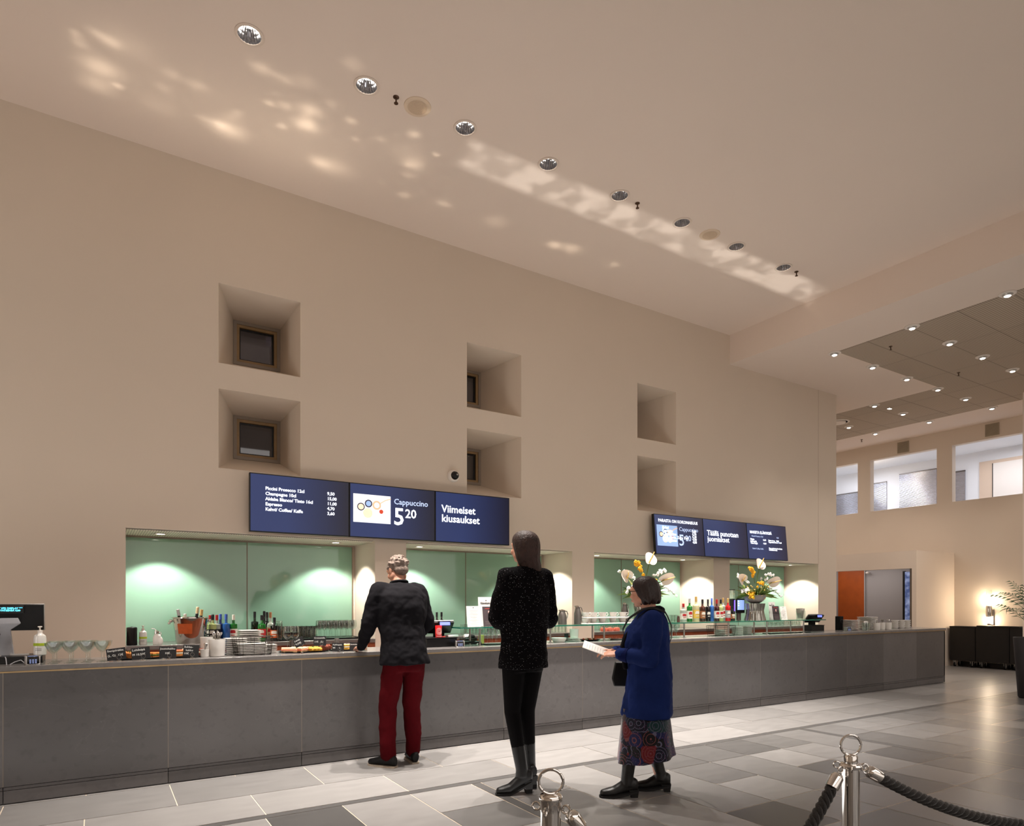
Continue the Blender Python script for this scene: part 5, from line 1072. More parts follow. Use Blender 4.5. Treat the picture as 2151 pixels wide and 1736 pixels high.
# flower arrangements
anth = mat('ivory anthurium', (240, 226, 214), .4, noise=(14, .08), coat=.2); spad = mat('yellow spadix', (232, 190, 110), .6, noise=(30, .1)); orch = mat('white orchid', (240, 238, 236), .6, noise=(20, .04)); yell = mat('yellow orchid', (232, 168, 24), .6, noise=(24, .2)); leafm = mat('bouquet leaf', (92, 116, 44), .55, noise=(14, .3)); twig = mat('brown twig', (98, 70, 48), .8, noise=(20, .2))
def bouquet(px, y, lb, bl, flip=1, bowl=True, seed=4, sc_=1.0):
    rn = random.Random(seed); x = fb(px, y); g = 'flower arrangements'
    st = thing('glass_vase', 'ribbed silvery glass vase under the ' + bl, 'vase', (x, y, SZ))
    prof = [(.0, 0), (.140, 0), (.137, .02), (.118, .09), (.112, .14), (.125, .20), (.130, .235), (.122, .235), (.10, .14), (.125, .01), (.0, .01)]; q = MB(); n = 64; rs = []
    for r, z in prof: rs.append([(max(r, 1e-4)*(1+.045*cos(16*2*pi*k/n))*cos(2*pi*k/n), max(r, 1e-4)*(1+.045*cos(16*2*pi*k/n))*sin(2*pi*k/n), z) for k in range(n)])
    q.rings(rs); q.build('ribbed_glass', mat('silvered ribbed glass', (160, 158, 150), .1, .75, noise=(14, .2)), st, sharp=60)
    bw = thing('flower_bowl', 'round grey bowl holding the ' + bl, 'bowl', (x, y, SZ+.236))
    MB().lathe([(0, 0), (.055, 0), (.11, .035), (.142, .08), (.150, .115), (.144, .115), (.10, .04), (0, .02)], 32, cap1=False).build('bowl', mat('grey ceramic', (128, 120, 114), .35, noise=(6, .05)), bw)
    t = thing('flower_arrangement', lb, 'flowers', (x, y, SZ+.236+.085), 0, g)
    t.scale = (1.45, 1.15, 1.06); q = MB()
    q.ell((0, 0, .02), (.075, .085, .022)); q.build('moss', leafm, t)
    def stem(p, m, r=.004): MB().tube([(0, 0, .02), (p[0]*.45, p[1]*.45, p[2]*.6), p], r, 6).build('stem', m, t)
    heads = [((-.22*flip, -.04, .22), (-50, 20)), ((.05*flip, -.02, .42), (10, -15)), ((.20*flip, -.06, .20), (45, 30))]
    for (p, (rl, pt)) in heads:                       # anthurium: heart spathe with a spadix
        p = tuple(c*sc_ for c in p); stem(p, leafm); q = MB(); ring = []
        for k in range(28):
            a = 2*pi*k/28; rr_ = .078*(1 - .42*max(0, cos(a))**6 + .22*max(0, -cos(a))**3); ring.append(Vector((rr_*sin(a)*.85, .012*cos(2*a)-.01, -rr_*cos(a)+.0)))
        Rm = Matrix.Rotation(R(rl), 3, 'Y') @ Matrix.Rotation(R(pt), 3, 'X'); c0 = Vector((0, .018, -.035))
        front = [Rm @ v for v in ring]; mid = [Rm @ (v*.5 + c0*.5) for v in ring]; cc = Rm @ c0
        vs = [*front, *mid, cc]; n = 28; fs = [(k, (k+1) % n, n+(k+1) % n, n+k) for k in range(n)] + [(n+k, n+(k+1) % n, 2*n) for k in range(n)]
        bk = [v + Rm @ Vector((0, .004, 0)) for v in vs]; q.add([v+Vector(p) for v in vs], fs); q.add([v+Vector(p) for v in bk], [tuple(reversed(f)) for f in fs]); q.build('anthurium', anth, t, sharp=80)
        q = MB(); q.tube([Vector(p)+cc, Vector(p)+Rm @ Vector((.005, -.03, .03)), Vector(p)+Rm @ Vector((.012, -.055, .085))], [.008, .007, .004], 8); q.build('spadix', spad, t)
    for (p0, p1, m, nn, s) in (((-.05, 0, .12), (-.30*flip, -.03, .27), orch, 12, .016), ((-.05, 0, .05), (-.26*flip, -.05, .05), orch, 11, .016), ((.08, 0, .16), (.24*flip, -.02, .30), orch, 10, .016), ((.1, 0, .12), (.34*flip, -.05, .0), orch, 13, .013),
                               ((0, 0, .18), (-.11*flip, -.02, .38), yell, 14, .018), ((-.02, 0, .0), (-.14*flip, -.08, -.02), yell, 14, .02), ((.03, 0, .1), (.06, -.08, .16), yell, 9, .016)):
        q = MB(); a, b = Vector(p0)*sc_, Vector(p1)*sc_; pts = [a.lerp(b, i/8) + Vector((0, 0, .05*sin(pi*i/8))) for i in range(9)]; q.tube(pts, .003, 5, 1)
        for k in range(nn):
            s0 = .25+.75*k/nn; c = a.lerp(b, s0)+Vector((rn.uniform(-.02, .02), rn.uniform(-.02, .02), .05*sin(pi*s0)+rn.uniform(-.018, .018)))
            for j in range(4): f = j*pi/2+rn.random(); q.ell(c+Vector((cos(f), -.2, sin(f)))*s*.6, (s*.75, s*.35, s*.55), 7, 5, 0, Matrix.Rotation(f, 3, 'Y'))
        q.build('blossom_spray', [m, leafm], t, sharp=80)
    for k in range(92):
        a = rn.uniform(0, 2*pi); el = rn.uniform(-.25, 1.1); ln = rn.uniform(.10, .24)*sc_; d = Vector((cos(a)*cos(el), sin(a)*cos(el)*.7, sin(el))); b = Vector((cos(a)*.06, sin(a)*.05, .01)); e = b+d*ln; sd = d.cross(Vector((0, 1, .3))).normalized()*.014; mdl = (b+e)/2+Vector((0, 0, .02)); q = MB()
        q.add([b, mdl-sd, e, mdl+sd, b+Vector((0, .001, 0)), mdl-sd+Vector((0, .002, 0)), e+Vector((0, .001, 0)), mdl+sd+Vector((0, .002, 0))], [(0, 1, 2, 3), (7, 6, 5, 4), (0, 4, 5, 1), (1, 5, 6, 2), (2, 6, 7, 3), (3, 7, 4, 0)], 0, True); q.build('leaf', [leafm, herb, mat('pale leaf', (150, 156, 96), .6, noise=(14, .2))][k % 3], t, sharp=80)
    q = MB()
    for k in range(22): a = rn.uniform(0, 2*pi); c = (cos(a)*rn.uniform(.05, .2), sin(a)*.08-.04, rn.uniform(-.02, .16)); q.ell(c, (.008, .008, .008), 7, 5)
    q.build('berries', spad, t); q = MB(); q.ell((.02, -.06, .09), (.028, .02, .022), 10, 7); q.ell((.09, -.05, .08), (.02, .018, .02), 10, 7); q.build('pine_cones', twig, t)
bouquet(1586, 5.90, 'arrangement of white anthuriums and yellow orchids right of the tablet', 'white and yellow flowers right of the tablet', 1, seed=4); bouquet(1353, 5.90, 'arrangement of white anthuriums behind the head of the woman in blue', 'flowers behind the woman in blue', 1, seed=9)
for k in range(2):
    for j in range(7): glass('tumbler', (fb(1262+j*9+k*4, 7.3+k*.12), 7.3+k*.12, BZ), 'clear glass on the back counter behind the cups and thermos jugs', 'glasses on the third back counter')
for j in range(8): glass('tumbler', (fb(1156+j*7, 7.25), 7.25, BZ), 'clear glass on the back counter right of the woman in black', 'glasses on the second back counter')
for j, px in enumerate((1268, 1281, 1295)):
    single(MB().lathe([(0, 0), (.045, 0), (.05, .03), (.042, .05), (0, .055)], 16), 'berry_tub', salmon, 'pink dessert tub on the back counter behind the thermos shelf', 'dessert', (fb(px, 7.18), 7.18, BZ), 0, 'pink dessert tubs')
for (px, lb, i_) in ((917.5, 'left', 0), (927.5, 'right', 1)): bottle((fb(px, 7.42), 7.42, BZ), .29, .036, 'black', 'black', None, 'black wine bottle behind the middle cash register, %s of the two' % lb, 'black bottles behind the middle cash register')
for j in range(14): glass('highball', (fb(972+j*6.2, 7.3+.1*(j % 2)), 7.3+.1*(j % 2), BZ), 'tall clear glass on the second back counter behind the menu cards', 'tall glasses on the second back counter')
# ------------------------------------------------------------------ people
skin = mat('skin', (206, 152, 128), .5, spec=.35, noise=(12, .05), bump=(90, .05))
eyew = mat('eye white', (226, 220, 214), .25, noise=(9, .02)); iris = mat('dark iris', (40, 30, 26), .2, noise=(9, .1)); lipm = mat('lip', (168, 92, 84), .45, noise=(9, .05))
V = Vector
def rem(o, vox, sm=4, fold=0):
    m = o.modifiers.new('merge', 'REMESH'); m.mode = 'VOXEL'; m.voxel_size = vox; m.use_smooth_shade = True
    s = o.modifiers.new('soften', 'SMOOTH'); s.factor = .5; s.iterations = sm
    if fold:
        if 'folds' not in bpy.data.textures: tx = bpy.data.textures.new('folds', 'CLOUDS'); tx.noise_scale = .11; tx.noise_depth = 2
        d = o.modifiers.new('folds', 'DISPLACE'); d.texture = bpy.data.textures['folds']; d.strength = fold; d.mid_level = .5
    return o
def limb(mb, pts, rs, flat=1.0):
    P_ = [V(p) for p in pts]; out = []; ro = []
    for i in range(len(P_)-1):
        for k in range(5):
            t = k/5; out.append(P_[i].lerp(P_[i+1], t)); ro.append(rs[i]+(rs[i+1]-rs[i])*t)
    out.append(P_[-1]); ro.append(rs[-1]); mb.tube(out, ro, 14, 0, flat)
    for p, r in zip(P_, rs): mb.ell(p, (r*.99, r*.99*1, r*.99), 12, 8)
def torso(mb, rings, seg=28, wave=0, nw=9, ph=0):
    rs = []
    for (z, cx, cy, rx_, ry_) in rings:
        rs.append([(cx+rx_*(1+wave*sin(nw*2*pi*k/seg+ph))*cos(2*pi*k/seg), cy+ry_*(1+wave*sin(nw*2*pi*k/seg+ph))*sin(2*pi*k/seg), z) for k in range(seg)])
    mb.rings(rs)
def hand(mb, w, d, n, curl=.5, s=1.0, left=False):
    """palm and five bent fingers: w wrist, d pointing direction, n back-of-hand normal"""
    d = V(d).normalized(); n = V(n); n = (n - d*n.dot(d)).normalized(); sd = d.cross(n)*( -1 if left else 1); w = V(w)
    pc = w + d*.045*s
    rs = []
    for t, hw, ht in ((0, .024, .017), (.02, .032, .016), (.05, .040, .014), (.078, .041, .012), (.088, .036, .009)):
        c = w + d*t*s; rs.append([c + (sd*cos(2*pi*k/16)*hw + n*sin(2*pi*k/16)*ht)*s for k in range(16)])
    mb.rings(rs)
    for i, (o_, ln) in enumerate(((-.030, .072), (-.0105, .080), (.0095, .075), (.029, .060))):
        p = w + d*.080*s + sd*o_*s; a = 0; pts = [p - d*.01*s, p]; dr_ = d + sd*o_*1.6
        for seg_, f in enumerate((.45, .32, .23)):
            a += curl*(.55 if seg_ == 0 else .7); v = (dr_*cos(a) - n*sin(a)).normalized(); pts.append(pts[-1] + v*ln*f*s)
        mb.tube(pts, [.0088*s, .0088*s, .0080*s, .0074*s, .0062*s], 10); mb.ell(pts[-1], (.0064*s,)*3, 8, 6)
    p = w + d*.022*s - sd*.026*s; v1 = (d*.6 - sd*.75 - n*.2).normalized(); v2 = (d*.9 - sd*.25 - n*.3).normalized()
    pts = [p, p+v1*.03*s, p+v1*.03*s+v2*.028*s, p+v1*.03*s+v2*.05*s]; mb.tube(pts, [.013*s, .0115*s, .0095*s, .0078*s], 10); mb.ell(pts[-1], (.0078*s,)*3, 8, 6)
def head(mb, c, Rm, s=1.0):
    c = V(c); T = lambda p: c + Rm @ (V(p)*s)
    def E(p, r): mb.ell(T(p), tuple(q*s for q in r), 18, 12, 0, Rm)
    E((0, -.010, .022), (.074, .094, .086)); E((0, .030, -.035), (.056, .060, .070)); E((0, .058, -.085), (.026, .022, .020)); E((0, .060, .020), (.052, .036, .045))
    E((0, .086, -.006), (.009, .014, .024)); E((0, .098, -.022), (.012, .012, .011)); E((.030, .070, -.030), (.024, .02, .024)); E((-.030, .070, -.030), (.024, .02, .024)); E((0, .088, .028), (.045, .010, .009)); E((0, .088, -.055), (.022, .012, .012))
    for sx_ in (-1, 1): E((sx_*.076, -.004, -.008), (.007, .018, .030)); E((sx_*.060, 0, -.055), (.02, .035, .03))
def face(root, c, Rm, s=1.0):
    c = V(c); T = lambda p: c + Rm @ (V(p)*s); q = MB()
    for sx_ in (-1, 1): q.ell(T((sx_*.030, .078, .008)), (.0125*s, .011*s, .009*s), 12, 8, 0, Rm)
    q.build('eyes', eyew, root); q = MB()
    for sx_ in (-1, 1): q.ell(T((sx_*.030, .0865, .008)), (.0055*s, .0035*s, .0055*s), 10, 6, 0, Rm)
    q.build('irises', iris, root); q = MB(); q.ell(T((0, .0925, -.050)), (.019*s, .006*s, .0035*s), 12, 6, 0, Rm); q.ell(T((0, .0915, -.056)), (.016*s, .006*s, .004*s), 12, 6, 0, Rm); q.build('lips', lipm, root)
def body(root, J, s=1.0, hs=1.0):
    q = MB(); hp, cs, nk = V(J['pelvis']), V(J['chest']), V(J['neck'])
    ax = [hp+V((0, 0, -.06)), hp+V((0, 0, .06)), hp.lerp(cs, .5), cs, V(J['neck'])+V((0, -.01, -.05))]
    torso(q, [(p.z, p.x, p.y, a, b) for p, a, b in zip(ax, (.15, .155, .125, .15, .10), (.10, .105, .085, .11, .07))])
    hc = V(J['head']); limb(q, [nk+V((0, -.01, -.05)), nk, hc+V((0, -.02, -.05))], [.06, .055, .052])
    for sd_ in 'LR':
        limb(q, [J['sh'+sd_], J['el'+sd_], J['wr'+sd_]], [.055, .040, .026]); limb(q, [nk+V((0, 0, -.06)), J['sh'+sd_]], [.06, .055])
        limb(q, [J['hip'+sd_], J['kn'+sd_], J['an'+sd_]], [.085, .055, .038]); an = V(J['an'+sd_]); td = V(J['toe'+sd_]).normalized(); limb(q, [(an.x, an.y, .055), (an+td*.10)*1-V((0, 0, an.z-.035))], [.024, .014])
        hand(q, J['wr'+sd_], J['hd'+sd_], J['hn'+sd_], J.get('curl', .4), 1.0, sd_ == 'L')
    head(q, hc, J['hrot'], hs); o = q.build('body', skin, root); rem(o, .0052, 5); return o
def hairdo(root, c, Rm, m, kind, s=1.0):
    c = V(c); q = MB(); T = lambda p: c + Rm @ (V(p)*s)
    def E(p, r): q.ell(T(p), tuple(k*s for k in r), 20, 14, 0, Rm)
    if kind == 'short':
        E((0, -.022, .035), (.082, .098, .086)); E((0, -.060, -.020), (.070, .052, .050))
        rn = random.Random(2)
        for k in range(90):
            a = rn.uniform(0, 2*pi); b = rn.uniform(-.2, 1.3); d = V((cos(a)*cos(b), sin(a)*cos(b)-.3, sin(b))).normalized(); p = T((d.x*.076, d.y*.092-.02, d.z*.080+.035)); q.tube([p, p+(Rm @ d)*.012, p+(Rm @ (d+V((.5, -.4, -.2))))*.02], [.010, .008, .004], 5)
        return rem(q.build('hair', m, root), .0062, 2)
    if kind == 'bob': L = [(.122, -.015, .02, .02), (.112, -.016, .050, .058), (.088, -.018, .076, .088), (.055, -.020, .089, .100), (.022, -.028, .094, .098), (-.01, -.038, .097, .090), (-.045, -.044, .098, .082), (-.075, -.046, .092, .076), (-.092, -.046, .080, .066)]
    else: L = [(.122, -.015, .02, .02), (.112, -.016, .050, .058), (.088, -.018, .076, .088), (.055, -.020, .088, .100), (.022, -.030, .092, .094), (-.02, -.042, .092, .082), (-.07, -.050, .088, .070), (-.12, -.056, .086, .060), (-.17, -.062, .088, .052), (-.22, -.066, .080, .042), (-.255, -.066, .060, .03)]
    seg = 72; rs = []
    for i, (z, cy, rx_, ry_) in enumerate(L):
        ring = []
        for k in range(seg):
            f = 2*pi*k/seg; w_ = 1 + (.020*sin(13*f+1) + .014*sin(29*f))*min(1, i/4); zz = z + (.012*sin(9*f) if i > 6 else 0) + (.03*cos(f) if (kind == 'long' and i > 7) else 0)*-1
            ring.append(T((rx_*w_*cos(f) + (.012*(i-5) if kind == 'long' and i > 6 else 0), cy+ry_*w_*sin(f), zz)))
        rs.append(ring)
    q.rings(rs); o = q.build('hair', m, root, sharp=180); sb = o.modifiers.new('soften', 'SUBSURF'); sb.levels = 1; sb.render_levels = 1; return o
EU = lambda x, y, z: (Matrix.Rotation(R(z), 3, 'Z') @ Matrix.Rotation(R(x), 3, 'X') @ Matrix.Rotation(R(y), 3, 'Y'))
def shoe(root, an, td, m, sole, heel=0, shaft=None, nm='shoe', s=1.0):
    an = V(an); td = V(td); td.z = 0; td.normalize(); sd = V((td.y, -td.x, 0)); g = V((an.x, an.y, 0)); q = MB(); n = 18
    L = [(-.078, .026, .075), (-.06, .036, .095), (0, .040, .115), (.05, .041, .092), (.10, .046, .066), (.15, .043, .052), (.185, .030, .042), (.197, .014, .028)]
    rs = []
    for (t, w_, h) in L:
        z0 = .012 + heel*max(0, (1-(t+.075)/.16))
        rs.append([g + td*t*s + sd*w_*s*cos(2*pi*k/n) + V((0, 0, z0 + (h*s*.5)*(1+sin(2*pi*k/n)))) for k in range(n)])
    q.rings(rs)
    if shaft: q.tube([g+V((0, 0, .05+heel)), g+V((0, 0, .10+heel)), V(shaft)], [.047, .044, .050], 16)
    else: q.tube([g+V((0, 0, .06)), g+V((0, 0, .105))], [.042, .040], 14)
    o = rem(q.build(nm, m, root), .006, 3)
    q = MB(); top = []
    for z in (0, .014): 
        ring = []
        for (t, sgn) in [(l, 1) for l in L] + [(l, -1) for l in reversed(L)]: ring.append(g + td*t[0]*s*1.02 + sd*t[1]*s*sgn*1.03 + V((0, 0, z + heel*max(0, (1-(t[0]+.075)/.16))*(1 if heel else 0))))
        top.append(ring)
    q.rings(top, sm=False)
    if heel: q.rings([[g+td*a*s+sd*b*s+V((0, 0, 0)) for a, b in ((-.075, -.024), (-.03, -.026), (-.03, .026), (-.075, .024))], [g+td*a*s+sd*b*s+V((0, 0, heel+.02)) for a, b in ((-.082, -.03), (-.01, -.032), (-.01, .032), (-.082, .03))]], sm=False)
    q.build('sole', sole, o); return o

# the man leaning on the counter
def cloth(name, rgb, rough=.9, sheen=0, sc_=9, st=.35, amt=.12):
    m = mat(name, rgb, rough, spec=.08, sheen=0, noise=(5, amt), bump=(sc_, st)); return m
man = thing('person', 'person in a black jacket and dark red trousers leaning on the bar counter', 'person', (2.20, 5.235, 0), R(3))
hr = EU(-22, 0, 14)
J = dict(pelvis=(0, -.02, .93), chest=(.01, .07, 1.30), neck=(.02, .12, 1.53), head=(.035, .205, 1.665), hrot=hr, shL=(-.185, .10, 1.475), shR=(.20, .10, 1.475), elL=(-.275, .08, 1.20), elR=(.29, .11, 1.19),
         wrL=(-.235, .345, .995), wrR=(.20, .39, 1.0), hdL=(.10, .9, -.14), hnL=(0, .1, 1), hdR=(-.25, .9, -.12), hnR=(0, .1, 1), hipL=(-.09, -.02, .90), hipR=(.09, -.02, .90), knL=(-.135, .02, .50), knR=(.095, .03, .50), anL=(-.14, .0, .10), anR=(.11, .03, .10), toeL=(-.5, .86, 0), toeR=(.22, 1, 0), curl=.25)
body(man, J); face(man, J['head'], hr); hairdo(man, J['head'], hr, mat('grey hair', (124, 108, 98), .8, noise=(40, .35), bump=(90, .8)), 'short')
q = MB(); torso(q, [(.86, 0, -.03, .225, .165), (.95, 0, -.02, .215, .155), (1.08, 0, .005, .20, .145), (1.20, 0, .035, .205, .15), (1.34, .01, .06, .235, .165), (1.44, .01, .075, .235, .155), (1.51, .015, .095, .18, .115), (1.555, .02, .115, .085, .075)])
for sd_ in 'LR':
    limb(q, [J['sh'+sd_], V(J['el'+sd_]), V(J['wr'+sd_]).lerp(V(J['el'+sd_]), .04)], [.078, .068, .045]); limb(q, [V(J['neck'])+V((0, -.01, -.055)), V(J['sh'+sd_])+V((0, 0, .0))], [.075, .078])
o = rem(q.build('jacket', cloth('black jacket cloth', (20, 19, 22), sc_=7, st=.5), man), .0095, 8, .03)
q = MB(); q.tube([(.02+.070*cos(a), .125+.062*sin(a)-.0, 1.555+.015*sin(a)*-1) for a in [2*pi*k/24 for k in range(24)]], .014, 8, closed=True); q.build('collar', MATS['black jacket cloth'], man)
q = MB(); torso(q, [(.80, 0, -.02, .165, .125), (.90, 0, -.02, .17, .13), (.96, 0, -.02, .16, .12)])
for sd_ in 'LR': limb(q, [J['hip'+sd_], J['kn'+sd_], V(J['an'+sd_])+V((0, 0, .0))], [.098, .078, .066])
rem(q.build('trousers', cloth('dark red trousers', (66, 6, 12), sc_=6, st=.5), man), .0095, 5, .025)
for sd_ in 'LR': shoe(man, J['an'+sd_], J['toe'+sd_], mat('black leather', (10, 9, 9), .5, spec=.3, noise=(20, .2)), mat('pale sole', (170, 156, 140), .7, noise=(30, .1)))

# the young woman in black
wom = thing('person', 'person with long brown hair in a black sparkling sweater and high heeled boots', 'person', (2.68, 4.05, 0))
hr = EU(4, 0, 12)
J = dict(pelvis=(-.03, 0, 1.02), chest=(-.02, .0, 1.42), neck=(-.015, .01, 1.64), head=(-.01, .035, 1.785), hrot=hr, shL=(-.175, .0, 1.575), shR=(.155, .0, 1.575), elL=(-.235, .03, 1.27), elR=(.215, .03, 1.26),
         wrL=(-.075, .24, 1.22), wrR=(.075, .24, 1.22), hdL=(.8, .5, .1), hnL=(0, .6, .8), hdR=(-.8, .5, .1), hnR=(0, .6, .8), hipL=(-.11, 0, 1.0), hipR=(.05, 0, 1.0), knL=(-.115, .02, .58), knR=(.02, .03, .58), anL=(-.085, -.06, .17), anR=(.065, .06, .17), toeL=(-.93, .28, 0), toeR=(.15, 1, 0), curl=.7)
body(wom, J); face(wom, J['head'], hr); hairdo(wom, J['head'], hr, mat('dark brown hair', (50, 30, 24), .6, noise=(26, .4), bump=(70, .6)), 'long', 1.1)
def sparkle():
    m = mat('black sparkling knit', (10, 9, 10), .95, spec=.05, bump=(60, .5)); nt = m.node_tree; b = nt.nodes['Principled BSDF']; tc = nt.nodes.new('ShaderNodeTexCoord'); mp = nt.nodes.new('ShaderNodeMapping'); mp.inputs['Scale'].default_value = (1, 1, 3)
    vo = nt.nodes.new('ShaderNodeTexVoronoi'); vo.inputs['Scale'].default_value = 90; nt.links.new(tc.outputs['Object'], mp.inputs[0]); nt.links.new(mp.outputs[0], vo.inputs['Vector'])
    lt = nt.nodes.new('ShaderNodeMath'); lt.operation = 'LESS_THAN'; lt.inputs[1].default_value = .16; nt.links.new(vo.outputs['Distance'], lt.inputs[0])
    sp_ = nt.nodes.new('ShaderNodeSeparateColor'); nt.links.new(vo.outputs['Color'], sp_.inputs[0]); g2 = nt.nodes.new('ShaderNodeMath'); g2.operation = 'GREATER_THAN'; g2.inputs[1].default_value = .72; nt.links.new(sp_.outputs[0], g2.inputs[0])
    mu = nt.nodes.new('ShaderNodeMath'); mu.operation = 'MULTIPLY'; nt.links.new(lt.outputs[0], mu.inputs[0]); nt.links.new(g2.outputs[0], mu.inputs[1]); mx = nt.nodes.new('ShaderNodeMix'); mx.data_type = 'RGBA'; mx.inputs[6].default_value = (.0035, .003, .0035, 1); mx.inputs[7].default_value = (.62, .62, .66, 1)
    nt.links.new(mu.outputs[0], mx.inputs[0]); nt.links.new(mx.outputs[2], b.inputs['Base Color']); nt.links.new(mu.outputs[0], b.inputs['Metallic']); r_ = nt.nodes.new('ShaderNodeMapRange'); r_.inputs[3].default_value = .9; r_.inputs[4].default_value = .35; nt.links.new(mu.outputs[0], r_.inputs[0]); nt.links.new(r_.outputs[0], b.inputs['Roughness']); return m
q = MB(); torso(q, [(.90, -.03, 0, .20, .145), (1.0, -.03, 0, .195, .14), (1.12, -.025, 0, .185, .13), (1.25, -.02, 0, .19, .13), (1.40, -.02, 0, .20, .135), (1.50, -.015, 0, .195, .125), (1.58, -.012, 0, .155, .10), (1.645, -.012, .0, .078, .075)])
for sd_ in 'LR': limb(q, [V(J['sh'+sd_])+V((0, 0, -.01)), J['el'+sd_], V(J['wr'+sd_])], [.070, .076, .045]); limb(q, [V(J['neck'])+V((0, -.01, -.06)), V(J['sh'+sd_])+V((0, 0, -.005))], [.072, .070])
rem(q.build('sweater', sparkle(), wom), .0095, 8, .025)
q = MB(); torso(q, [(.88, -.03, 0, .155, .12), (.97, -.03, 0, .165, .125), (1.02, -.03, 0, .16, .12)])
for sd_ in 'LR': limb(q, [J['hip'+sd_], J['kn'+sd_], J['an'+sd_]], [.098, .060, .043])
rem(q.build('leggings', cloth('black leggings', (9, 8, 9), sc_=8, st=.2), wom), .008, 4)
for sd_ in 'LR':
    shoe(wom, (J['an'+sd_][0], J['an'+sd_][1], 0), J['toe'+sd_], mat('black leather', (20, 18, 18), .4), mat('black rubber', (16, 15, 15), .8, noise=(20, .1)), heel=.075, shaft=V(J['an'+sd_]).lerp(V(J['kn'+sd_]), .42), nm='boot', s=.97)

# the woman in blue
blw = thing('person', 'person in a long blue coat and patterned skirt holding a sheet of paper', 'person', (3.374, 3.489, 0), YAW - R(6))
hr = EU(-6, 0, -22)
J = dict(pelvis=(0, -.01, .84), chest=(0, .02, 1.14), neck=(0, .0, 1.325), head=(0, .045, 1.455), hrot=hr, shL=(-.165, .0, 1.27), shR=(.165, .0, 1.27), elL=(-.215, .02, .99), elR=(.21, .04, .99),
         wrL=(-.13, .225, 1.015), wrR=(.05, .25, 1.02), hdL=(.35, .9, .05), hnL=(-.5, 0, 1), hdR=(-.35, .9, .05), hnR=(.5, 0, 1), hipL=(-.08, 0, .82), hipR=(.08, 0, .82), knL=(-.09, .13, .46), knR=(.08, .0, .46), anL=(-.10, .17, .10), anR=(.08, -.08, .10), toeL=(-.12, 1, 0), toeR=(.1, 1, 0), curl=.55)
body(blw, J, hs=.97); face(blw, J['head'], hr, .97); hairdo(blw, J['head'], hr, mat('very dark hair', (40, 26, 24), .5, noise=(26, .3), bump=(60, .5)), 'bob', .97)
g = MB(); c = V(J['head']); T = lambda p: c + hr @ (V(p)*.97)
for sx_ in (-1, 1):
    g.tube([T((sx_*.030+.021*cos(a), .104, .010+.016*sin(a))) for a in [2*pi*k/20 for k in range(20)]], .0016, 6, closed=True); g.tube([T((sx_*.051, .102, .014)), T((sx_*.074, .085, .016)), T((sx_*.082, .0, .012))], .002, 6)
g.tube([T((-.009, .106, .012)), T((.009, .106, .012))], .0016, 6); g.build('spectacles', M['blackmatte'], blw)
blue = cloth('blue wool coat', (24, 38, 86), sc_=6, st=.6, amt=.15)
q = MB(); torso(q, [(.565, 0, .02, .215, .185), (.70, 0, .01, .205, .175), (.84, 0, .0, .19, .160), (.96, 0, .0, .175, .150), (1.08, 0, .025, .185, .165), (1.17, 0, .02, .19, .160), (1.25, 0, .0, .175, .125), (1.31, 0, -.01, .12, .09), (1.335, 0, -.005, .07, .07)], 36, .012, 5, 1)
for sd_ in 'LR': limb(q, [V(J['sh'+sd_])+V((0, 0, -.015)), J['el'+sd_], V(J['wr'+sd_]).lerp(V(J['el'+sd_]), .06)], [.072, .066, .046]); limb(q, [V(J['neck'])+V((0, -.01, -.06)), V(J['sh'+sd_])+V((0, 0, -.015))], [.07, .072])
rem(q.build('coat', blue, blw), .0095, 7, .028)
q = MB(); pts = [(0, -.088, 1.325), (-.055, -.062, 1.335), (-.078, -.005, 1.325), (-.065, .065, 1.27), (-.045, .165, 1.14), (-.04, .190, 1.06), (-.04, .175, .9)]
q.tube(pts, [.026, .028, .028, .026, .024, .022, .018], 10, flat=1); q.tube([(-p[0], p[1], p[2]) for p in pts], [.026, .028, .028, .026, .024, .022, .018], 10); rem(q.build('collar', cloth('black knit collar', (16, 16, 20), st=.3), blw), .008, 3)
for sd_ in 'LR':
    w_, e_ = V(J['wr'+sd_]), V(J['el'+sd_]); q = MB(); q.tube([w_.lerp(e_, .02), w_.lerp(e_, .28)], [.044, .053], 14); q.build('cuff', cloth('navy cuff', (14, 22, 64), sc_=14, st=.3), blw)
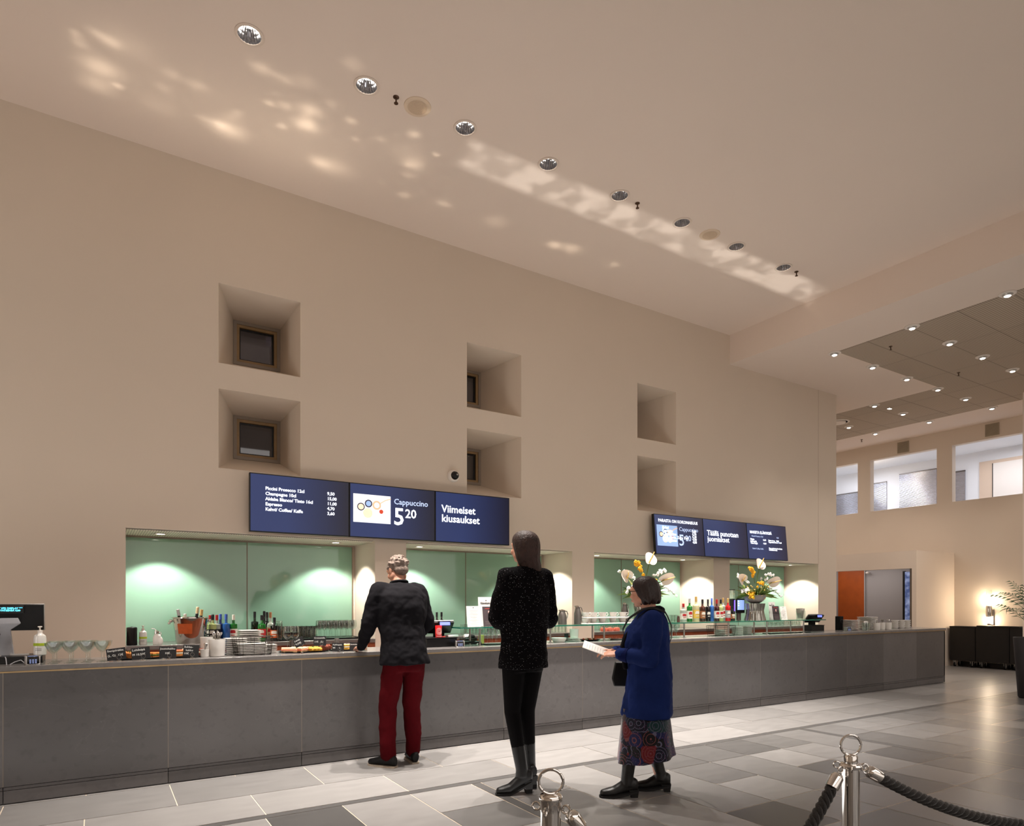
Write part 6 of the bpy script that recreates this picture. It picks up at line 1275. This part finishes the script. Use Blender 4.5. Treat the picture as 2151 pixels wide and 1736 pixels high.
def skirt_mat():
    m = mat('patterned skirt cloth', (20, 16, 34), .75, spec=.2, sheen=.2); nt = m.node_tree; b = nt.nodes['Principled BSDF']; tc = nt.nodes.new('ShaderNodeTexCoord')
    vo = nt.nodes.new('ShaderNodeTexVoronoi'); vo.inputs['Scale'].default_value = 11; nt.links.new(tc.outputs['Object'], vo.inputs['Vector'])
    sn = nt.nodes.new('ShaderNodeMath'); sn.operation = 'MULTIPLY'; sn.inputs[1].default_value = 30; nt.links.new(vo.outputs['Distance'], sn.inputs[0]); s2_ = nt.nodes.new('ShaderNodeMath'); s2_.operation = 'SINE'; nt.links.new(sn.outputs[0], s2_.inputs[0])
    rp = nt.nodes.new('ShaderNodeValToRGB'); rp.color_ramp.elements[0].position = .80; rp.color_ramp.elements[1].position = .93; rp.color_ramp.elements[0].color = (0, 0, 0, 1); rp.color_ramp.elements[1].color = (1, 1, 1, 1); nt.links.new(s2_.outputs[0], rp.inputs[0])
    se = nt.nodes.new('ShaderNodeSeparateColor'); nt.links.new(vo.outputs['Color'], se.inputs[0]); cr_ = nt.nodes.new('ShaderNodeValToRGB'); cr_.color_ramp.interpolation = 'CONSTANT'; e = cr_.color_ramp.elements
    for p, cc in ((0, (14, 12, 30)), (.3, (20, 24, 66)), (.5, (12, 10, 14)), (.66, (92, 20, 26)), (.85, (12, 44, 46))):
        el = e[0] if p == 0 else (e[1] if p == .3 else e.new(p)); el.position = p; el.color = (*lin(cc), 1)
    nt.links.new(se.outputs[0], cr_.inputs[0]); lc = nt.nodes.new('ShaderNodeValToRGB'); lc.color_ramp.interpolation = 'CONSTANT'; lc.color_ramp.elements[0].color = (*lin((110, 62, 60)), 1); lc.color_ramp.elements[1].position = .5; lc.color_ramp.elements[1].color = (*lin((84, 84, 104)), 1); nt.links.new(se.outputs[1], lc.inputs[0])
    mx = nt.nodes.new('ShaderNodeMix'); mx.data_type = 'RGBA'; nt.links.new(rp.outputs[0], mx.inputs[0]); nt.links.new(cr_.outputs[0], mx.inputs[6]); nt.links.new(lc.outputs[0], mx.inputs[7])
    v2 = nt.nodes.new('ShaderNodeTexVoronoi'); v2.inputs['Scale'].default_value = 70; nt.links.new(tc.outputs['Object'], v2.inputs['Vector']); l2 = nt.nodes.new('ShaderNodeMath'); l2.operation = 'LESS_THAN'; l2.inputs[1].default_value = .2; nt.links.new(v2.outputs['Distance'], l2.inputs[0])
    m2 = nt.nodes.new('ShaderNodeMix'); m2.data_type = 'RGBA'; m2.inputs[7].default_value = (*lin((120, 70, 110)), 1); sc2 = nt.nodes.new('ShaderNodeMath'); sc2.operation = 'MULTIPLY'; sc2.inputs[1].default_value = .6; nt.links.new(l2.outputs[0], sc2.inputs[0]); nt.links.new(sc2.outputs[0], m2.inputs[0]); nt.links.new(mx.outputs[2], m2.inputs[6]); nt.links.new(m2.outputs[2], b.inputs['Base Color']); return m
q = MB(); seg = 60; rs = []
for (z, rx_, ry_, wv) in ((.62, .19, .165, .0), (.50, .20, .178, .02), (.38, .205, .19, .035), (.26, .215, .205, .055)):
    rs.append([(rx_*(1+wv*sin(7*2*pi*k/seg))*cos(2*pi*k/seg), .03+ry_*(1+wv*sin(7*2*pi*k/seg))*sin(2*pi*k/seg), z - (.03*sin(2*pi*k/seg) if z < .3 else 0)) for k in range(seg)])
inner = [[(x*.975, .03+(y-.03)*.975, z+.002) for x, y, z in r] for r in reversed(rs)]
q.rings(rs+inner, cap0=False, cap1=False); q.build('skirt', skirt_mat(), blw, sharp=80)
for sd_ in 'LR': shoe(blw, (J['an'+sd_][0], J['an'+sd_][1], 0), J['toe'+sd_], mat('worn black leather', (15, 14, 13), .42, spec=.45, noise=(20, .3), bump=(20, .4)), mat('black rubber', (16, 15, 15), .8), heel=.035, shaft=V(J['an'+sd_]).lerp(V(J['kn'+sd_]), .5), nm='boot', s=.98)
q = MB(); q.box((-.005, -.05, 0), (.0, .05, .0)); 
bag = thing('shoulder_bag', 'black shoulder bag on a strap worn across the blue coat', 'bag', (3.374, 3.489, 0), YAW - R(6))
q = MB(); q.rings([[(.235, .02, .74), (.30, .02, .74), (.30, .245, .74), (.235, .245, .74)], [(.225, .0, .80), (.31, .0, .80), (.31, .26, .80), (.225, .26, .80)], [(.235, .03, .93), (.295, .03, .93), (.295, .235, .93), (.235, .235, .93)]], sm=False); q.build('bag_body', mat('black leather', (20, 18, 18), .4), bag, bevel=.01)
sp_ = [(.255, .09, .93), (.238, .09, 1.03), (.19, .165, 1.12), (.06, .192, 1.18), (-.06, .155, 1.27), (-.112, .06, 1.336), (-.118, -.01, 1.348), (-.09, -.10, 1.315), (.0, -.152, 1.22), (.11, -.168, 1.12), (.205, -.14, 1.00), (.245, -.04, .93)]
sp2 = []
for i in range(len(sp_)-1):
    for k in range(4): sp2.append(V(sp_[i]).lerp(V(sp_[i+1]), k/4))
sp2.append(V(sp_[-1])); q = MB(); q.tube(sp2, .010, 8, flat=.35); o = q.build('strap', mat('black webbing', (12, 12, 14), .7, noise=(30, .1)), bag); s_ = o.modifiers.new('soften', 'SMOOTH'); s_.iterations = 3
pp = thing('paper_sheet', 'folded white sheet of paper held by the person in the blue coat', 'paper', (3.374, 3.489, 0), YAW - R(6))
q = MB(); Rp = Matrix.Rotation(R(20), 3, 'X') @ Matrix.Rotation(R(-18), 3, 'Y'); c0 = V((-.045, .385, 1.045))
vs = [c0 + Rp @ V((a*.075, b*.10, .004*a*a)) for b in (-1, 1) for a in (-1, -.5, 0, .5, 1)]; up = [v+V((0, 0, .0012)) for v in vs]
q.add(vs+up, [(i, i+1, i+6, i+5) for i in range(4)]+[(i+10, i+15, i+16, i+11) for i in range(4)]+[(0, 10, 11, 1), (1, 11, 12, 2), (2, 12, 13, 3), (3, 13, 14, 4), (9, 19, 18, 8), (8, 18, 17, 7), (7, 17, 16, 6), (6, 16, 15, 5), (0, 5, 15, 10), (4, 14, 19, 9)], 0, True); q.build('sheet', M['paper'], pp, sharp=80)
q = MB()
for i in range(7): a_, b_ = c0 + Rp @ V((-.05, .07-.02*i, .0022)), c0 + Rp @ V((.045, .07-.02*i, .0022)); q.tube([a_, b_], .0008, 4)
q.build('print_lines', mat('grey print', (150, 142, 142), .8), pp)

# ------------------------------------------------------------------ added patterned lamps imitating glints thrown up by glassware, bucket and glass shelf
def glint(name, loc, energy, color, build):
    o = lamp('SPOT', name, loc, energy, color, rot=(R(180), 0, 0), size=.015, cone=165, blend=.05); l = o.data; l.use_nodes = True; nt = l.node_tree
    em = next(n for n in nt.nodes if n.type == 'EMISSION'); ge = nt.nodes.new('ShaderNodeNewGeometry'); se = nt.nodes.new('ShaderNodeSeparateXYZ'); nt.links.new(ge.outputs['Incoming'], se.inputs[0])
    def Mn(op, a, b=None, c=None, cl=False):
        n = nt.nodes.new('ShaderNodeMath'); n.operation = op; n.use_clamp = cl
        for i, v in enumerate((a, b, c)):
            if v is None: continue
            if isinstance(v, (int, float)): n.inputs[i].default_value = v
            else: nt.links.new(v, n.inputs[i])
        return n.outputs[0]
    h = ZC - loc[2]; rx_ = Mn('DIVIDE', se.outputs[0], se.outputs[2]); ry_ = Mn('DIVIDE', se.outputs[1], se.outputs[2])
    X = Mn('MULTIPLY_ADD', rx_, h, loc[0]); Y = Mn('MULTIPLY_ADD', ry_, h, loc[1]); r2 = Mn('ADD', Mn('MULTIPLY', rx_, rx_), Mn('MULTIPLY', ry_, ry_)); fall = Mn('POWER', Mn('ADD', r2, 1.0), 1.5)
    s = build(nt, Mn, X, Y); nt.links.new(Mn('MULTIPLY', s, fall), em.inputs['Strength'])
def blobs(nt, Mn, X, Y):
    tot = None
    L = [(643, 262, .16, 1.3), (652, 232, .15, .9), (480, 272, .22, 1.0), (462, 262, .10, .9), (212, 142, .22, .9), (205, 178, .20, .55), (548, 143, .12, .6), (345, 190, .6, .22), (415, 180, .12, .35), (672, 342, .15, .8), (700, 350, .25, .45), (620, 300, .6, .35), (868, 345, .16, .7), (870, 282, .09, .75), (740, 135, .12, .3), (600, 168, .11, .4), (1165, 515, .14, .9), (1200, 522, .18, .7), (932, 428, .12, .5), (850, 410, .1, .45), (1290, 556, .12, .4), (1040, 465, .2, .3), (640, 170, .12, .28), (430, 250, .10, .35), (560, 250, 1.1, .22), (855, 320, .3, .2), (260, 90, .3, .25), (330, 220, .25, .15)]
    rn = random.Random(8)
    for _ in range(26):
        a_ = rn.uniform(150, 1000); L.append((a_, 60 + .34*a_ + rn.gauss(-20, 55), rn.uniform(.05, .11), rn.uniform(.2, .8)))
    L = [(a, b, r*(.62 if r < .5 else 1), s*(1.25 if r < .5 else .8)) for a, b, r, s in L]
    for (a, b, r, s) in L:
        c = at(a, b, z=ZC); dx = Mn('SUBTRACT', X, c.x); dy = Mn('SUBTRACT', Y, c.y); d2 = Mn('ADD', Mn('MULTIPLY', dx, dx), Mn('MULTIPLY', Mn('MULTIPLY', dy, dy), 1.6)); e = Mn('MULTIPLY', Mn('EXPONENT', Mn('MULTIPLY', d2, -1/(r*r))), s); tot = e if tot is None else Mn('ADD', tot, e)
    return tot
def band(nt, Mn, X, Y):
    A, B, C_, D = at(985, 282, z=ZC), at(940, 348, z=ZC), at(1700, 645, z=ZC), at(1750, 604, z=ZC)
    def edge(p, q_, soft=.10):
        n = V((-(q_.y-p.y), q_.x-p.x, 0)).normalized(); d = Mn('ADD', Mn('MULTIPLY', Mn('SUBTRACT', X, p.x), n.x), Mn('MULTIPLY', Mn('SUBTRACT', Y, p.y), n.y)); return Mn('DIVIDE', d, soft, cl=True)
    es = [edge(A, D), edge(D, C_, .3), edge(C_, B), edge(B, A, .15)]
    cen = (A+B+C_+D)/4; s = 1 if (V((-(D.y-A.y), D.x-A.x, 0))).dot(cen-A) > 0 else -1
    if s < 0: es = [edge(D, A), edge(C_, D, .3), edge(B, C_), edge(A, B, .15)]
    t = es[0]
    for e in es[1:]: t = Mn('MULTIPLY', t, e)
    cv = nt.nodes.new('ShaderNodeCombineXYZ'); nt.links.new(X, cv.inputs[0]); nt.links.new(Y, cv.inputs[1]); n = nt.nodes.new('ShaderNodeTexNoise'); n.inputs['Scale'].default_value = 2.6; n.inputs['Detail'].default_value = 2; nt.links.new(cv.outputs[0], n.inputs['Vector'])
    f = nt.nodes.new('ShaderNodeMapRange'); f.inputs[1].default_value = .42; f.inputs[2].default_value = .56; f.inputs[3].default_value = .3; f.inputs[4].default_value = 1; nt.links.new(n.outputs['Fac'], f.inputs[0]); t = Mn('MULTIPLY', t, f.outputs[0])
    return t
glint('glint_projector', (2.2, 6.05, 1.62), 250, (1, .86, .68), blobs)  # added spot projecting a pattern of bright glints on the ceiling
glint('band_projector', (5.0, 5.9, 1.72), 230, (1, .96, .90), band)  # added spot projecting the bright band of the shelf on the ceiling
